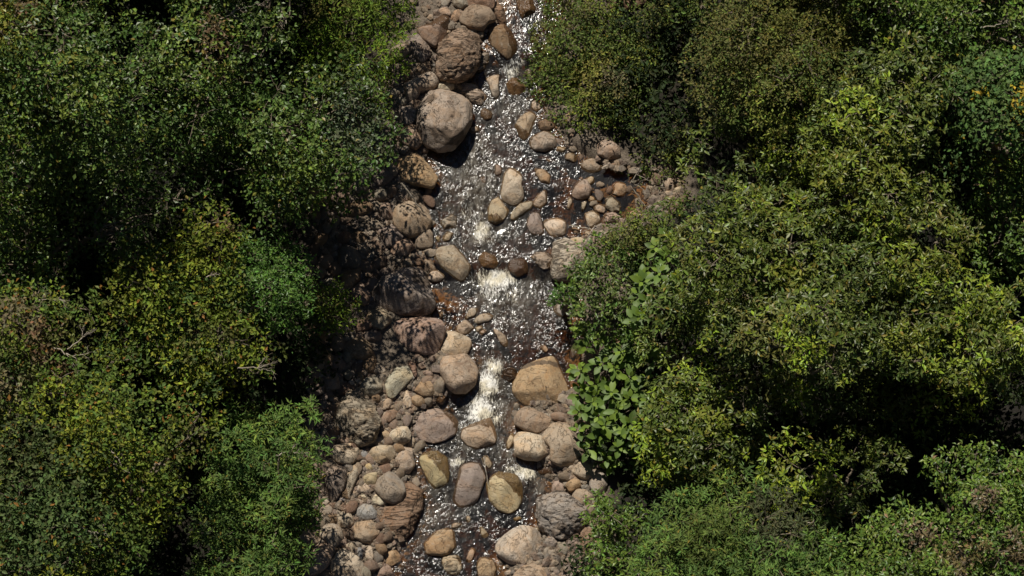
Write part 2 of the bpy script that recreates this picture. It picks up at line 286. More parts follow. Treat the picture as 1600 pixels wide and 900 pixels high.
# region, colour, style (p plain, l layered), options, label or '', short name used to locate neighbours or '', outline
R_ = [
('A','dbrown','p','s','dark brown wet boulder under the green shrub at the very top left of the stream','the dark boulder under the top left shrub','170,60 240,25 320,50 345,100 300,160 210,150 170,110'),
('A','brown','p','w0,-1,.1','wet brown boulder wedged right of the darker shrub-side boulder','', '345,80 400,110 405,190 370,250 320,290 250,250 210,180 300,150'),
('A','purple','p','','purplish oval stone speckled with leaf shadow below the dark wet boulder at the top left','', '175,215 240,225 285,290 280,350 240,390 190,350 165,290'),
('A','brown','l','h.8','big brown slab boulder with deep wavy layers, above the round stained boulder','the wavy layered slab','520,170 580,210 600,290 590,390 540,460 440,500 370,490 330,440 330,370 350,290 430,220'),
('A','grey','l','','long grey stone leaning on the right edge of the wavy layered slab','', '620,285 665,330 650,400 610,450 580,455 575,390 600,320'),
('A','brown','p','','brown boulder with a pale vein across its top near the top of the photo','the pale-veined boulder','485,90 520,40 600,30 660,60 700,120 650,140 620,180 540,170 480,130'),
('A','dbrown','p','w1,-.3,.35','wet-sided dark brown boulder pointing down right into the top cascade','the brown boulder at the top cascade','640,150 730,135 790,200 835,300 820,360 770,370 700,310 640,260 620,200'),
('A','red','l','','rust-red ribbed boulder cut by the top edge of the photo','the rust-red ribbed boulder','650,0 720,20 780,90 770,140 720,150 690,100 600,30 560,-20 600,-60'),
('A','orange','p','w0,0,-2','wet orange-brown rock in dark water at the top edge right of the ribbed one','', '820,-20 920,-20 945,60 930,110 880,140 850,90'),
('A','pink','p','','','', '340,60 390,45 425,70 410,100 350,85'),
('A','grey','p','','','', '355,-10 430,-20 400,35 360,40'),
('A','grey','p','','','', '430,-30 530,-30 540,30 480,50 435,30'),
('A','orange','p','','','', '423,80 470,60 480,110 440,140 415,120'),
('A','cream','p','h.9','tall narrow cream stone standing in the water left of the round wet brown rock','the narrow cream stone','640,445 700,440 720,480 715,560 725,620 690,625 665,560 640,500'),
('A','orange','p','w0,0,-2','round wet brown rock with foam pouring over it below the top cascade','the round wet rock','770,500 830,485 890,520 880,580 820,610 780,590 765,550'),
('A','greytan','l','','grey cracked stone with long seams right above the water beside the stained boulder','', '470,505 530,497 600,540 640,590 640,650 590,665 520,630 450,570 450,530'),
('A','pale','p','','small pale stone sitting on top of the round stained boulder','', '330,525 390,503 440,515 440,550 400,565 320,550'),
('A','greytan','p','','cracked grey-tan boulder touching the upper left of the round stained boulder','', '180,470 290,460 345,500 300,560 230,570 200,620 150,630 125,540 140,490'),
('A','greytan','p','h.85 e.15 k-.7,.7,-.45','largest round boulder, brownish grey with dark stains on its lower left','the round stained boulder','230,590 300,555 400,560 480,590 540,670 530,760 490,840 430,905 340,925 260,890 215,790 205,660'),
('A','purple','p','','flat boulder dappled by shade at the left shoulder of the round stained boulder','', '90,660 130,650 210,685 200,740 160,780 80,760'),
('A','brown','p','','shaded brown stone under the left edge of the round stained boulder','', '70,790 160,785 225,800 245,880 200,930 130,900 80,860'),
('A','tan','p','w-.6,.8,.5','tan stone with a dark wet foot beside the shrub right of the upper rapid','the wet-footed tan stone','895,690 940,700 955,760 930,830 880,875 840,850 820,790 860,730'),
('A','cream','p','','','', '925,620 960,620 980,680 950,700 920,670'),
('A','dbrown','p','','','', '960,760 1020,745 1070,780 1060,815 990,820 955,800'),
('A','purple','p','h.8','smooth purplish brown boulder at the foot of the fine-leaved shrub','the smooth purple boulder','910,860 1000,825 1070,840 1080,900 1060,940 1000,950 920,935'),
('A','brown','p','w0,0,-2','','', '605,690 640,670 680,700 670,740 630,750 605,730'),
('A','tan','p','','','', '530,800 600,790 590,820 540,840'),
('A','brown','p','w0,0,-2 s','','', '870,350 930,340 970,370 960,400 910,410 870,390'),
('A','grey','p','w0,0,-2','','', '880,440 960,420 960,510 900,510'),
('A','tan','p','','','', '580,190 620,190 620,230 590,235'),
('A','brown','p','','','', '215,390 285,385 290,440 260,460 200,450'),
('B','cream','p','h.85','cream pitted boulder shaped like a peanut in the middle of the upper stream','the peanut-shaped boulder','895,180 940,158 1000,170 1020,210 1020,270 1035,320 1020,365 970,382 905,350 890,290'),
('B','cream','p','w-.3,.9,.55','cream boulder with a wet foot just below left of the peanut-shaped boulder','the wet-footed cream boulder','830,330 890,325 945,380 935,430 900,480 860,500 815,480 808,420 820,370'),
('B','tan','p','','oblong tan stone slanting up right between the cream boulder and the triangular one','the slanting oblong stone','960,430 1010,380 1075,348 1097,375 1070,420 985,475 957,470'),
('B','tan','p','w1,0,.5','tan triangular stone with a shaded right face in the upper stream','the triangular stone','1095,360 1120,320 1180,280 1188,320 1175,370 1140,398 1100,390'),  # shade of the right face painted in through the wet mask
('B','orange','p','','bright orange leaf-shaped stone lying in the glittering riffle','the orange leaf-shaped stone','1100,145 1130,142 1195,185 1213,240 1190,262 1140,235 1110,190'),
('B','purple','p','','purplish split stone standing left of the hollowed cream boulder','the purplish split stone','1060,470 1090,435 1130,430 1150,480 1165,540 1140,575 1080,560 1052,510'),
('B','cream','p','e.12','cream boulder with a dark hollow, right of the purplish split stone','the hollowed cream boulder','1160,480 1200,445 1260,460 1310,505 1305,550 1270,580 1215,588 1175,540'),
('B','pale','l','h.8','big layered pale slab half under the right bank shrub','the big layered pale slab','1230,620 1290,590 1350,610 1415,640 1420,740 1370,790 1330,850 1250,845 1200,815 1215,730 1220,660'),
('B','tan','l','','blocky tan stone butted against the left side of the big layered pale slab','', '1080,710 1120,670 1200,685 1225,720 1205,775 1150,780 1095,750'),
('B','pink','p','h.8','round pinkish stone at the mouth of the amber side pool','the round pinkish stone','1330,260 1380,222 1430,235 1458,290 1440,335 1385,352 1340,330'),
('B','tan','p','','','', '1410,210 1470,205 1478,240 1440,258'),
('B','greytan','p','h.7 f','pale grey trapezoid boulder with sharp corners, left of the big cascade','the grey trapezoid boulder','480,690 510,655 600,642 650,660 690,740 728,800 720,840 640,855 560,810 500,760 470,720'),
('B','brown','p','','brown pointed stone touching the left corner of the grey trapezoid boulder','', '380,730 430,712 475,740 485,790 460,808 410,770'),
('B','green','l','','pale ribbed stone at the left margin of the stream above the trapezoid boulder','the pale ribbed margin stone','500,490 530,460 600,440 615,470 610,540 570,540 520,525'),
('B','tan','p','','','', '520,590 560,540 598,555 570,600 540,612'),
('B','yellow','p','','','', '478,580 500,568 515,600 500,615'),
('B','pale','p','','','', '430,810 485,790 540,820 530,850 470,860 430,840'),
('B','pink','p','h.75','large smooth pinkish brown boulder with a thin stick lying across it','the smooth boulder with the stick','250,370 320,318 380,345 430,410 455,470 430,530 380,560 320,575 270,550 230,500 220,440'),
('B','brown','p','','','', '845,130 880,125 900,150 890,190 850,195'),
('B','brown','p','w0,0,-2 s','broad drowned rock with murky water sliding over it left of the peanut-shaped boulder','the broad drowned rock','700,200 780,170 850,200 840,280 800,340 750,330 700,280'),
('B','dbrown','p','w0,0,-2 s','','', '650,260 700,250 710,310 680,340 650,320'),
('B','orange','p','w0,0,-2','wet orange rock forming the left lip of the big cascade','the left cascade lip','740,690 790,680 880,710 900,750 850,775 780,770'),
('B','dbrown','p','w0,0,-2','wet dark rock forming the right lip of the big cascade','the right cascade lip','930,750 1000,710 1070,745 1060,800 1000,830 950,800'),
('B','dbrown','p','','','', '410,270 440,245 465,280 450,325 415,315'),
('B','tan','p','','','', '1310,330 1345,340 1320,410 1305,415'),
('B','tan','p','','','', '1395,350 1430,345 1420,400 1395,430'),
('B','orange','p','','','', '1430,320 1470,325 1485,355 1440,360'),
('B','cream','p','','round cream stone with a dark spot on the bar below the amber pool','the round cream bar stone','1415,440 1460,420 1500,440 1515,500 1480,535 1430,510'),
('B','tan','p','','','', '1235,15 1300,20 1280,55 1240,50'),
('B','orange','p','w0,0,-2 s','thin amber slab just under the water below the smooth purple boulder','', '1080,65 1180,75 1260,110 1240,150 1160,110'),
('B','brown','p','','','', '1280,60 1340,55 1375,90 1350,115 1290,95'),
('B','greytan','p','','grey-tan boulder half buried in the fine-leaved shrub above the amber pool','', '1385,110 1440,90 1500,110 1550,150 1460,185 1400,165'),
('C','orange','p','h.7','orange-tan stone alone in the middle of the amber side pool','the stone in the amber pool','765,375 810,335 860,350 885,385 865,425 820,425 770,400'),
('C','greytan','l','','upright grey-tan stone on the lower rim of the amber pool','', '745,440 790,420 840,480 830,520 790,530 745,500'),
('C','tan','p','','', '', '665,480 720,475 745,505 735,530 680,525'),
('C','pink','l','','pinkish flaky slab crossing the bar below the amber pool','the pinkish flaky slab','700,545 780,525 840,560 880,595 800,615 720,605'),
('C','orange','p','','orange-tan stone farthest right on the bar below the amber pool','', '890,535 930,515 975,525 970,560 920,572 890,560'),
('C','cream','p','','cream flat stone under the twigs above the right bank shrub','', '665,665 720,645 790,670 800,690 740,710 680,700'),
('C','tan','p','','tan flat stone capping the top of the big layered pale slab','', '530,680 600,690 665,725 650,745 560,730 525,700'),
('C','tan','p','','','', '615,640 650,650 650,690 620,690'),
('C','pink','p','','', '', '1110,330 1160,305 1180,350 1165,400 1120,380'),
('C','pink','p','','','', '1175,330 1205,310 1215,345 1190,360'),
('C','tan','p','','','', '1170,375 1215,365 1210,405 1180,410'),
('C','pink','p','h.6','pale pink boulder glowing through the fine-leaved shrub above the amber pool','', '690,110 760,70 830,120 830,180 760,190 700,160'),
('C','tan','p','','','', '1010,360 1060,360 1080,390 1030,400'),
('C','dbrown','p','','','', '525,610 580,625 590,660 550,665'),
('D','purple','p','h.75 k.1,.2,-.6','large brown boulder mottled with tree shade on the left bank','the large mottled boulder','500,130 600,95 690,85 740,110 760,200 790,290 770,340 690,360 600,355 500,320 420,290 410,220'),  # dark patches painted into the colour as tree shade
('D','pink','p','h.6','smooth brown boulder with a scooped hollow below the large mottled boulder','the scooped brown boulder','550,430 600,385 690,375 760,385 830,400 858,460 830,540 800,595 730,605 650,580 560,500'),
('D','tan','p','','tan knuckle-like stone stacked above the ridged cream boulder','the tan knuckle stone','930,440 980,405 1045,410 1055,450 1010,485 950,495 915,470'),
('D','cream','p','h.75 f','ridged cream boulder between the scooped brown boulder and the stream','the ridged cream boulder','805,530 850,490 920,475 1010,505 1018,560 990,610 930,632 850,625 805,590'),
('D','tan','p','h.85','rounded tan and orange boulder left of the long white chute','the rounded boulder by the chute','850,640 930,635 1000,615 1040,650 1063,720 1050,790 990,845 920,845 870,800 835,730 840,670'),
('D','tan','p','','small oblong stone pointing up right from the tan knuckle stone','', '985,390 1010,340 1050,310 1068,335 1040,380 1005,402'),
('D','greytan','p','','grey-tan oblong stone lying level in the water right of the knuckle stone','', '1045,395 1090,365 1160,350 1175,375 1130,410 1070,425 1045,412'),
('D','tan','p','','long thin tan stone slanting down right at the head of the white chute','the thin slanting stone','1128,430 1180,460 1240,500 1257,530 1245,590 1220,570 1180,490 1135,455'),
('D','tan','p','','','', '1070,480 1110,455 1128,470 1085,500'),
('D','tan','p','','','', '1045,440 1090,435 1100,460 1060,480'),
('D','orange','p','','','', '825,340 840,325 852,385 830,395'),
('D','tan','p','','','', '850,460 900,458 895,475 860,478'),
('D','orange','p','','tiny orange stone poking out of the glitter above the block with the dark band','', '1450,560 1490,558 1505,590 1490,605 1465,590'),
('D','dbrown','p','','','', '640,20 700,0 740,40 700,60 650,55'),
('E','grey','p','','grey boulder poking out from under the shrub at the right edge of the riffle','the grey boulder under the shrub','640,215 700,170 790,150 800,200 740,230 710,290 650,280'),
('D','dbrown','l','w0,0,-2','wet dark ledge left of the block with the dark band','', '1215,710 1280,690 1335,700 1320,760 1260,790 1210,770'),
('F','green','p','h.6 f','greenish grey kite-shaped stone on the left gravel bar','the kite-shaped stone','715,140 780,60 850,20 930,140 870,200 830,240 770,305 730,280 715,210'),
('F','green','p','f','greenish grey six-sided stone left of the kite-shaped stone','the six-sided grey stone','525,200 570,140 640,130 685,160 680,250 610,290 540,280 495,260'),
('F','greytan','p','','','', '600,80 640,45 700,60 718,95 680,125 610,110'),
('F','orange','p','','','', '490,100 520,90 550,130 535,180 505,160'),
('F','greytan','l','h.8 e.2','large round grey boulder carved with swirling ridges on the left bar','the swirl-ridged boulder','340,430 380,320 430,250 520,280 590,340 650,440 660,540 620,630 520,680 450,660 380,600 325,560 320,480'),
('F','tan','p','','plump tan boulder directly below the swirl-ridged boulder','the plump tan boulder','270,710 340,680 440,665 500,700 490,780 440,820 340,815 290,770 255,740'),
('F','tan','p','','tan egg-shaped boulder between the plump tan boulder and the tapered grey one','the egg-shaped tan boulder','590,710 680,685 760,690 790,730 770,790 690,825 610,800 580,750'),
('F','greytan','p','f','tapered grey-brown stone pointing up, left of the olive wet-topped boulder','the tapered grey-brown stone','790,740 850,670 920,700 925,760 940,830 900,890 830,900 780,840'),
('F','pale','p','','pale rounded stone right below the reddish angular stones','the pale rounded stone','735,610 790,540 880,540 908,580 900,640 840,675 770,650'),
('F','tan','p','','','', '665,580 720,555 755,590 740,625 690,620'),
('F','grey','p','','','', '620,660 660,610 705,620 690,670 640,685'),
('F','red','p','f','reddish angular stone pointing toward the big flat-topped boulder','', '660,470 720,420 800,400 830,430 740,500 680,480'),
('F','pink','p','','','', '640,380 690,350 740,300 770,340 750,385 700,400'),
('F','orange','p','f','orange stone with a grey broken face above the big flat-topped boulder','the broken orange stone','905,220 960,180 1060,170 1110,200 1100,260 1060,295 1010,300 950,260'),
('F','orange','p','','rusty rounded stone tucked under the broken orange stone','', '920,290 980,285 1030,330 1000,370 950,375 920,340'),
('F','pale','p','','narrow pale wedge of rock left of the rusty rounded stone','', '840,350 880,240 910,260 915,370 870,390'),
('F','purple','p','h.6 w.8,-.6,.55 f','big flat-topped purplish brown boulder with a wet right edge','the big flat-topped boulder','845,440 910,400 1000,370 1150,362 1240,400 1290,470 1300,540 1250,590 1170,640 1080,660 1000,640 930,590 880,520'),
('F','tan','p','w0,-1,.45 f','tan boulder with a wet glistening top in mid stream below the chute','the wet-topped tan boulder','1305,580 1340,510 1400,490 1530,480 1560,520 1575,620 1550,700 1500,745 1430,715 1360,680 1310,630'),
('P','yellow','p','w.9,-.7,.15','upright olive-yellow boulder with its right half wet, below the big flat-topped boulder','the half-wet upright boulder','656,712 668,702 684,703 698,716 701,740 698,760 684,767 672,760 663,740 658,725'),
('F','bluegrey','p','','','', '505,720 550,700 580,740 560,790 520,770'),
('F','pink','p','','','', '520,810 550,790 565,820 530,855'),
('F','yellow','p','','','', '560,830 600,815 630,850 600,880 550,870'),
('F','pink','p','','','', '375,620 430,600 435,660 390,670'),
('F','tan','p','','','', '870,690 905,590 945,640 930,695'),
('F','orange','p','w0,0,-2','','', '1090,290 1150,250 1180,300 1150,350 1110,330'),
('F','brown','p','','','', '1000,110 1050,85 1090,130 1070,160'),
('F','red','l','','tall reddish slab behind the kite-shaped stone','', '860,0 940,0 955,100 950,170 930,130 900,60'),
('H','purple','p','','purplish boulder dappled by leaf shade at the left edge of the lower bar','the dappled purplish boulder','310,150 400,40 490,30 508,130 480,220 420,300 380,300 330,230'),
('H','greytan','p','','grey tongue-shaped stone right of the dappled purplish boulder','', '510,70 560,20 600,50 605,110 560,200 530,290 500,290 515,180'),
('H','yellow','p','','yellowish stone touching the upper left of the grey-brown round boulder','', '640,130 700,80 750,90 740,150 720,200 660,190 630,160'),
('H','grey','p','h.8','grey-brown round boulder on the upper left of the reddish slab','the grey-brown round boulder','740,170 760,110 820,85 890,110 950,180 965,250 930,310 870,328 790,300 735,230'),
('H','pale','p','','pale grey wedge under the grey-brown round boulder','', '710,300 750,240 800,300 830,325 780,350 720,340'),
('H','bluegrey','p','','bluish grey faceted stone above the smooth tan-pink stone','the bluish grey faceted stone','580,390 640,340 700,350 745,400 740,450 660,465 600,440'),
('H','pink','p','h.7','smooth pink-tan stone left of the reddish slab','the smooth pink-tan stone','555,540 590,490 700,470 755,520 760,580 710,650 630,630 560,590'),
('H','red','l','h.3','wide reddish conglomerate slab sloping into the stream on the lower left','the reddish slab','930,190 1020,150 1090,220 1105,330 1060,470 990,610 880,615 800,590 760,500 750,400 860,350'),
('H','cream','p','h.7','large cream boulder cut by the bottom edge of the photo on the left bar','the cream bottom-edge boulder','390,800 460,700 500,690 600,760 650,830 650,900 640,960 480,960 400,880'),
('H','pink','p','h.7','porous pinkish boulder crossed by leaf shadows at the bottom left of the bar','the porous pinkish boulder','160,850 200,770 290,640 400,600 425,680 370,800 320,860 230,890'),
('H','tan','p','','tan stone half covered by leaf shadow left of the smooth pink-tan stone','', '380,450 480,400 540,420 565,480 520,520 440,510'),
('H','orange','p','f','rust-tan pointed stone touching the water below the reddish slab','', '770,770 850,680 900,700 940,770 860,820 790,800'),
('H','brown','l','','', '', '720,820 800,795 850,830 880,900 740,930'),
('H','bluegrey','p','','','', '590,650 640,680 630,770 600,760'),
('H','pale','p','','','', '500,650 560,630 590,700 560,730 510,700'),
('H','tan','p','','','', '640,660 700,650 720,750 700,800 660,760'),
('H','orange','p','h.7','orange-brown teardrop boulder in the water near the bottom of the photo','the teardrop boulder','1090,650 1180,570 1290,535 1370,570 1405,640 1370,715 1250,740 1140,735'),
('H','tan','l','','tan grooved stone directly under the teardrop boulder','', '1255,760 1330,735 1400,750 1410,840 1380,900 1300,895 1265,830'),
('H','tan','p','','','', '1315,500 1370,480 1418,500 1400,530 1330,530'),
('H','tan','p','','','', '1440,430 1465,425 1480,460 1465,490 1445,470'),
('H','tan','p','','','', '1530,480 1560,500 1620,580 1600,615 1560,590 1545,530'),
('H','orange','p','','narrow orange-tan stone standing between the teardrop boulder and the pointed orange one','', '1440,790 1480,640 1518,690 1500,750 1470,810 1430,810'),
('H','pale','p','','','', '570,200 640,165 710,230 700,255 600,240'),
('H','pale','p','','','', '610,260 670,270 660,295 620,285'),
('H','tan','p','','','', '570,280 650,320 600,330'),
('H','red','p','','','', '450,340 500,330 510,370 470,390'),
('H','dbrown','p','','','', '360,330 430,330 430,360 380,365'),
('H','grey','p','','','', '450,290 500,290 490,325 450,320'),
('H','tan','p','','','', '290,290 350,280 340,320 300,330'),
('H','tan','p','','small tan stone resting on the reddish slab','', '790,460 850,450 850,500 800,500'),
('P','purple','p','h.85 w-1,-.2,.5','tall grey-purple boulder with a wet left side standing in mid stream near the bottom','the tall grey-purple boulder','727,722 745,716 757,732 757,750 748,776 740,788 718,795 708,788 712,764 718,736'),
('I','yellow','p','w.8,-.8,.3 h.8','olive-yellow boulder with a wet upper right, right of the tall grey-purple one','the olive-yellow boulder','500,110 560,90 660,95 750,140 800,240 790,300 740,370 690,408 600,385 530,330 470,240 480,160'),
('I','grey','l','h.85','large cracked grey boulder wedge on the lower right bank','the cracked grey wedge','895,290 980,270 1100,260 1180,320 1280,400 1270,480 1200,570 1100,605 990,580 920,510 900,420'),
('I','pale','p','h.75','large pale oval boulder at the lower right edge of the water','the pale oval boulder','590,640 680,550 780,520 850,535 950,590 990,660 930,750 800,820 700,800 610,740 580,690'),
('I','grey','p','h.8','small round grey stone touching the right end of the pale oval boulder','', '960,610 1000,585 1055,620 1040,670 990,680 960,650'),
('I','orange','p','f','pointed orange boulder cut by the bottom edge in mid stream','the pointed orange boulder','430,740 465,700 530,750 575,820 570,900 560,940 450,940 430,850'),
('I','pink','p','','pinkish boulder cut by the bottom edge below the pale oval boulder','', '720,880 800,820 900,810 960,850 975,930 720,930'),
('I','pale','p','','','', '855,530 900,510 915,545 880,565'),
('I','tan','p','','tan cracked stone below the broad tan boulder on the right bank','', '1170,60 1230,5 1320,30 1360,70 1310,150 1230,130 1170,90'),
('I','orange','p','','rusty stone above the cracked grey wedge','', '1120,180 1180,135 1260,160 1240,200 1150,245'),
('I','greytan','p','','grey-tan stone at the right shoulder of the cracked grey wedge','', '1165,290 1200,220 1270,230 1340,280 1290,350 1210,330'),
('I','grey','p','','grey half-shaded stone under the right bank bushes beside the tan cracked stone','', '1310,140 1380,60 1450,100 1430,260 1360,275 1310,200'),
('I','pink','p','','','', '1010,190 1070,140 1130,150 1110,240 1010,260'),
('I','dbrown','p','w0,0,-2','','', '880,60 1000,10 1035,100 960,125 900,90'),
('I','dbrown','p','','dark brown stone against the small shrub at the lower right bank','', '1240,540 1300,490 1350,500 1330,640 1300,720 1240,700'),
('I','grey','p','','','', '1050,620 1100,610 1140,700 1110,745 1060,700'),
('I','tan','p','','','', '640,870 690,850 720,890 650,900'),
('I','pink','p','','','', '930,770 1000,750 1030,800 960,810'),
('I','pink','p','','','', '1170,840 1280,820 1330,880 1200,900'),
('I','bluegrey','p','','','', '1230,190 1290,180 1310,215 1260,230'),
('I','yellow','p','w0,0,-2','','', '710,450 760,430 775,455 720,475'),
('G','orange','p','h.8 n3.2 b0,-1,.62,.16','big block-shaped orange-tan boulder with a dark band across its top','the block with the dark band','530,180 600,70 700,20 900,15 960,50 945,150 920,280 860,380 790,395 650,370 560,340 525,260'),
('G','pink','p','','pink-tan boulder directly below the block with the dark band','the pink-tan boulder','515,470 580,395 670,388 740,430 800,480 780,540 700,580 610,565 530,510'),
('G','cream','p','n3.2','squarish cream boulder below the pink-tan boulder','the squarish cream boulder','525,620 560,580 700,590 750,610 785,670 770,750 700,790 600,780 530,750'),
('G','tan','p','f','broad tan boulder right of the squarish cream one, partly under the broad-leaved plant','the broad tan boulder','740,560 820,500 930,500 960,560 1040,690 1050,740 960,840 880,830 805,790 800,700 740,620'),
('G','yellow','p','','','', '445,680 490,590 535,580 510,680 470,715'),
('G','tan','p','','','', '890,350 940,340 955,380 920,400 885,380'),
('G','brown','p','','brown bar-shaped stone between the pink-tan boulder and the broad tan boulder','', '785,440 860,420 940,430 960,500 880,490 800,475'),
('G','purple','p','','', '', '890,300 1000,290 1080,360 1000,400 940,370'),
('G','tan','p','','','', '260,770 310,760 345,820 330,870 280,820'),
('P','dbrown','l','','dark boulder in shade at the top edge right of the stream','', '940,-8 1000,-12 1012,5 980,17 950,10'),
('P','orange','p','h.5','shade-dappled rusty ledge at the left edge of the upper stream','the rusty left ledge','610,248 640,235 670,255 683,275 675,292 645,287 615,277'),
('P','red','p','','big rust-brown boulder cut by the top edge in the pile left of the narrow channel','', '715,-22 745,-26 772,-8 770,12 745,16 722,4'),
('P','purple','p','','','', '592,360 612,352 630,366 622,386 600,384'),
('P','pink','p','','','', '612,383 640,372 648,386 632,400 612,396'),
('P','brown','p','','large dappled stone in deep shade left of the scooped brown boulder','', '536,540 560,528 585,533 590,548 570,560 540,556'),
('P','brown','p','','','', '548,455 566,440 580,462 570,476 552,472'),
('P','purple','p','','','', '500,590 528,582 532,605 510,612'),
('P','tan','p','','','', '575,488 600,480 612,500 596,514 574,506'),
('P','tan','p','','','', '610,590 625,585 632,600 615,606'),
]
def opts(s):
    d = {}
    for t in s.split():
        d[t[0]] = t[1:] if len(t) > 1 else True
    return d
def ico(n):
    bm = bmesh.new(); bmesh.ops.create_icosphere(bm, subdivisions=n, radius=1)
    V = np.array([v.co[:] for v in bm.verts]); T = np.array([[v.index for v in f.verts] for f in bm.faces]); bm.free(); return V, T
ICO = {n: ico(n) for n in (1, 2, 3, 4, 5)}
def polar(xy):
    """outline -> centre and radius by angle"""
    n = len(xy); P = []
    for i in range(n):
        a, b = xy[i], xy[(i + 1) % n]
        for t in np.linspace(0, 1, 14, endpoint=False): P.append(a + (b - a) * t)
    P = np.array(P); a = np.array([xy[i][0] * xy[(i + 1) % n][1] - xy[(i + 1) % n][0] * xy[i][1] for i in range(n)]); A = a.sum() / 2
    c = P.mean(0); d = P - c; th = np.arctan2(d[:, 1], d[:, 0]); r = np.hypot(d[:, 0], d[:, 1])
    g = np.linspace(-np.pi, np.pi, 181)[:-1]; o = np.argsort(th); rr = np.interp(g, th[o], r[o], period=2 * np.pi)
    k = np.exp(-np.linspace(-2, 2, 9) ** 2); k /= k.sum(); rr = np.convolve(np.concatenate([rr[-4:], rr, rr[:4]]), k, 'valid')
    return c, g, rr, abs(A)
def shape_stone(V, g, rr, H, seed, npl, pe, layered, amp, eng=0.):
    rg = np.random.default_rng(seed); th = np.arctan2(V[:, 1], V[:, 0]); rho = np.hypot(V[:, 0], V[:, 1])
    Rm = rr.mean(); r = np.interp(th, g, rr, period=2 * np.pi); pw = 2.0 / pe
    P = np.stack([np.cos(th) * r * rho ** pw, np.sin(th) * r * rho ** pw, np.sign(V[:, 2]) * H * np.abs(V[:, 2]) ** (pw ** .8)], 1)
    for q in range(npl):
        nz = rg.uniform(.48, .97); a = rg.uniform(0, 2 * np.pi); h = math.sqrt(1 - nz * nz); n = np.array([h * math.cos(a), h * math.sin(a), nz]); s = P @ n
        d = s.max() * rg.uniform(.73, .92); P = P - n * (np.maximum(s - d, 0) * rg.uniform(.75, .97))[:, None]
    Pn = P / Rm + seed * 3.7
    dirn = P / (np.linalg.norm(P, axis=1)[:, None] + 1e-6)
    d = .75 * fbm(Pn * 1.3, 2) + .4 * fbm(Pn * 3.5, 3, .6)
    P = P + dirn * (d * amp * Rm)[:, None]
    if layered:
        a = rg.uniform(-.6, .6); R = np.array([[math.cos(a), -math.sin(a), 0], [math.sin(a), math.cos(a), 0], [0, 0, 1]])
        L = (P / Rm) @ R.T * np.array([1.1, 4.2, 3.2]) + seed; wv = fbm(L + 1.3 * fbm(Pn * 1.3, 3)[:, None], 4, .6)
        P = P + dirn * (-(np.maximum(0, .17 - np.abs(wv)) / .17) ** .7 * .075 * Rm + .09 * Rm * wv)[:, None]
    if eng:
        v = vnoise(Pn * 2.1 + 4); P = P - dirn * ((np.maximum(0, .16 - np.abs(v)) / .16) * eng * .22 * Rm)[:, None]
    return P
STONES = []
def add_stone(px_poly, colr, style, op, seed):
    c0 = px_poly.mean(0); s0 = surf(c0[0], c0[1]); zz = s0.z
    area = 0
    pts = ata(px_poly, zz)[:, :2]; c, g, rr, A = polar(pts); R = math.sqrt(A / math.pi); long_ = rr.max(); short = min(A / math.pi / long_ * 1.05, R)
    hk = float(op.get('h', .68)); H = hk * (.55 * short + .45 * R)
    wl = float(zw(c[1])); gz = float(ground(c[0], c[1])[0]); inw = gz < wl - .05
    if op.get('s'): zc = wl - H * .92
    elif inw: zc = max(wl - .12 * H, gz + .35 * H) if R > .13 else wl + .1 * H
    else: zc = gz + .32 * H
    zc = min(zc, max(wl, gz) + .6 * H)
    pts = ata(px_poly, zc)[:, :2]; c, g, rr, A = polar(pts)
    lvl = 5 if R > .36 else 4 if R > .13 else 3
    V, T = ICO[lvl]; lay = style == 'l'
    P = shape_stone(V, g, rr, H, seed, (20 if op.get('f') else 13), float(op.get('n', 2.7 if R > .1 else 2.4)), lay, .055 if R > .1 else .08, float(op.get('e', 0)))
    W = P + np.array([c[0], c[1], zc])
    wet = sstep(.055, .005, W[:, 2] - zw(W[:, 1]) - .02 * fbm(W * 9, 2)) * (1. if inw else .5)
    if 'w' in op:
        a, b, t = [float(q) for q in op['w'].split(',')]
        if t < -1: wet = np.ones(len(W))
        else:
            u = (P[:, 0] * a - P[:, 1] * b) / R
            wet = np.maximum(wet, sstep(t - .06, t + .06, u + .22 * fbm(P / R * 2.5 + seed, 4, .65)))
    stn_shade = np.zeros(len(P))
    if 'b' in op:
        a, b, t, wd = [float(q) for q in op['b'].split(',')]; stn_shade = np.exp(-(((P[:, 0] * a - P[:, 1] * b) / R - t + .12 * fbm(P / R * 2 + seed, 3)) / wd) ** 2)
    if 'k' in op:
        a, b, t = [float(q) for q in op['k'].split(',')]; stn_shade = sstep(t - .1, t + .5, (P[:, 0] * a - P[:, 1] * b) / R) * (.45 + fbm(P / R * 2.4 + seed, 3, .6) * 1.5)  # real stains, and the tree shade painted on the mottled boulder
    me = mesh_np('boulder' if R > .2 else 'stone', P, T, [M_LAYER if lay else M_ROCK], {'wet': ('FLOAT', wet), 'stain_shade': ('FLOAT', stn_shade)}, True)
    o = bpy.data.objects.new('boulder' if R > .2 else 'stone', me); COL.objects.link(o); o.location = (c[0], c[1], zc)
    k = PAL[colr]; j = 1.28 + RNG.uniform(-.22, .16); k = np.array(k) * (1, 1 + RNG.uniform(-.03, .05), 1 + RNG.uniform(-.06, .06)); o.color = (k[0] * j, k[1] * j, k[2] * j, 1)
    return o, c0, R, inw
def bank_name(px, py, inw):
    if inw: return 'boulders and stones standing in the stream'
    return 'stones on the left gravel bank' if px < 780 else 'stones on the right bank'
ANCH = []
pend = []
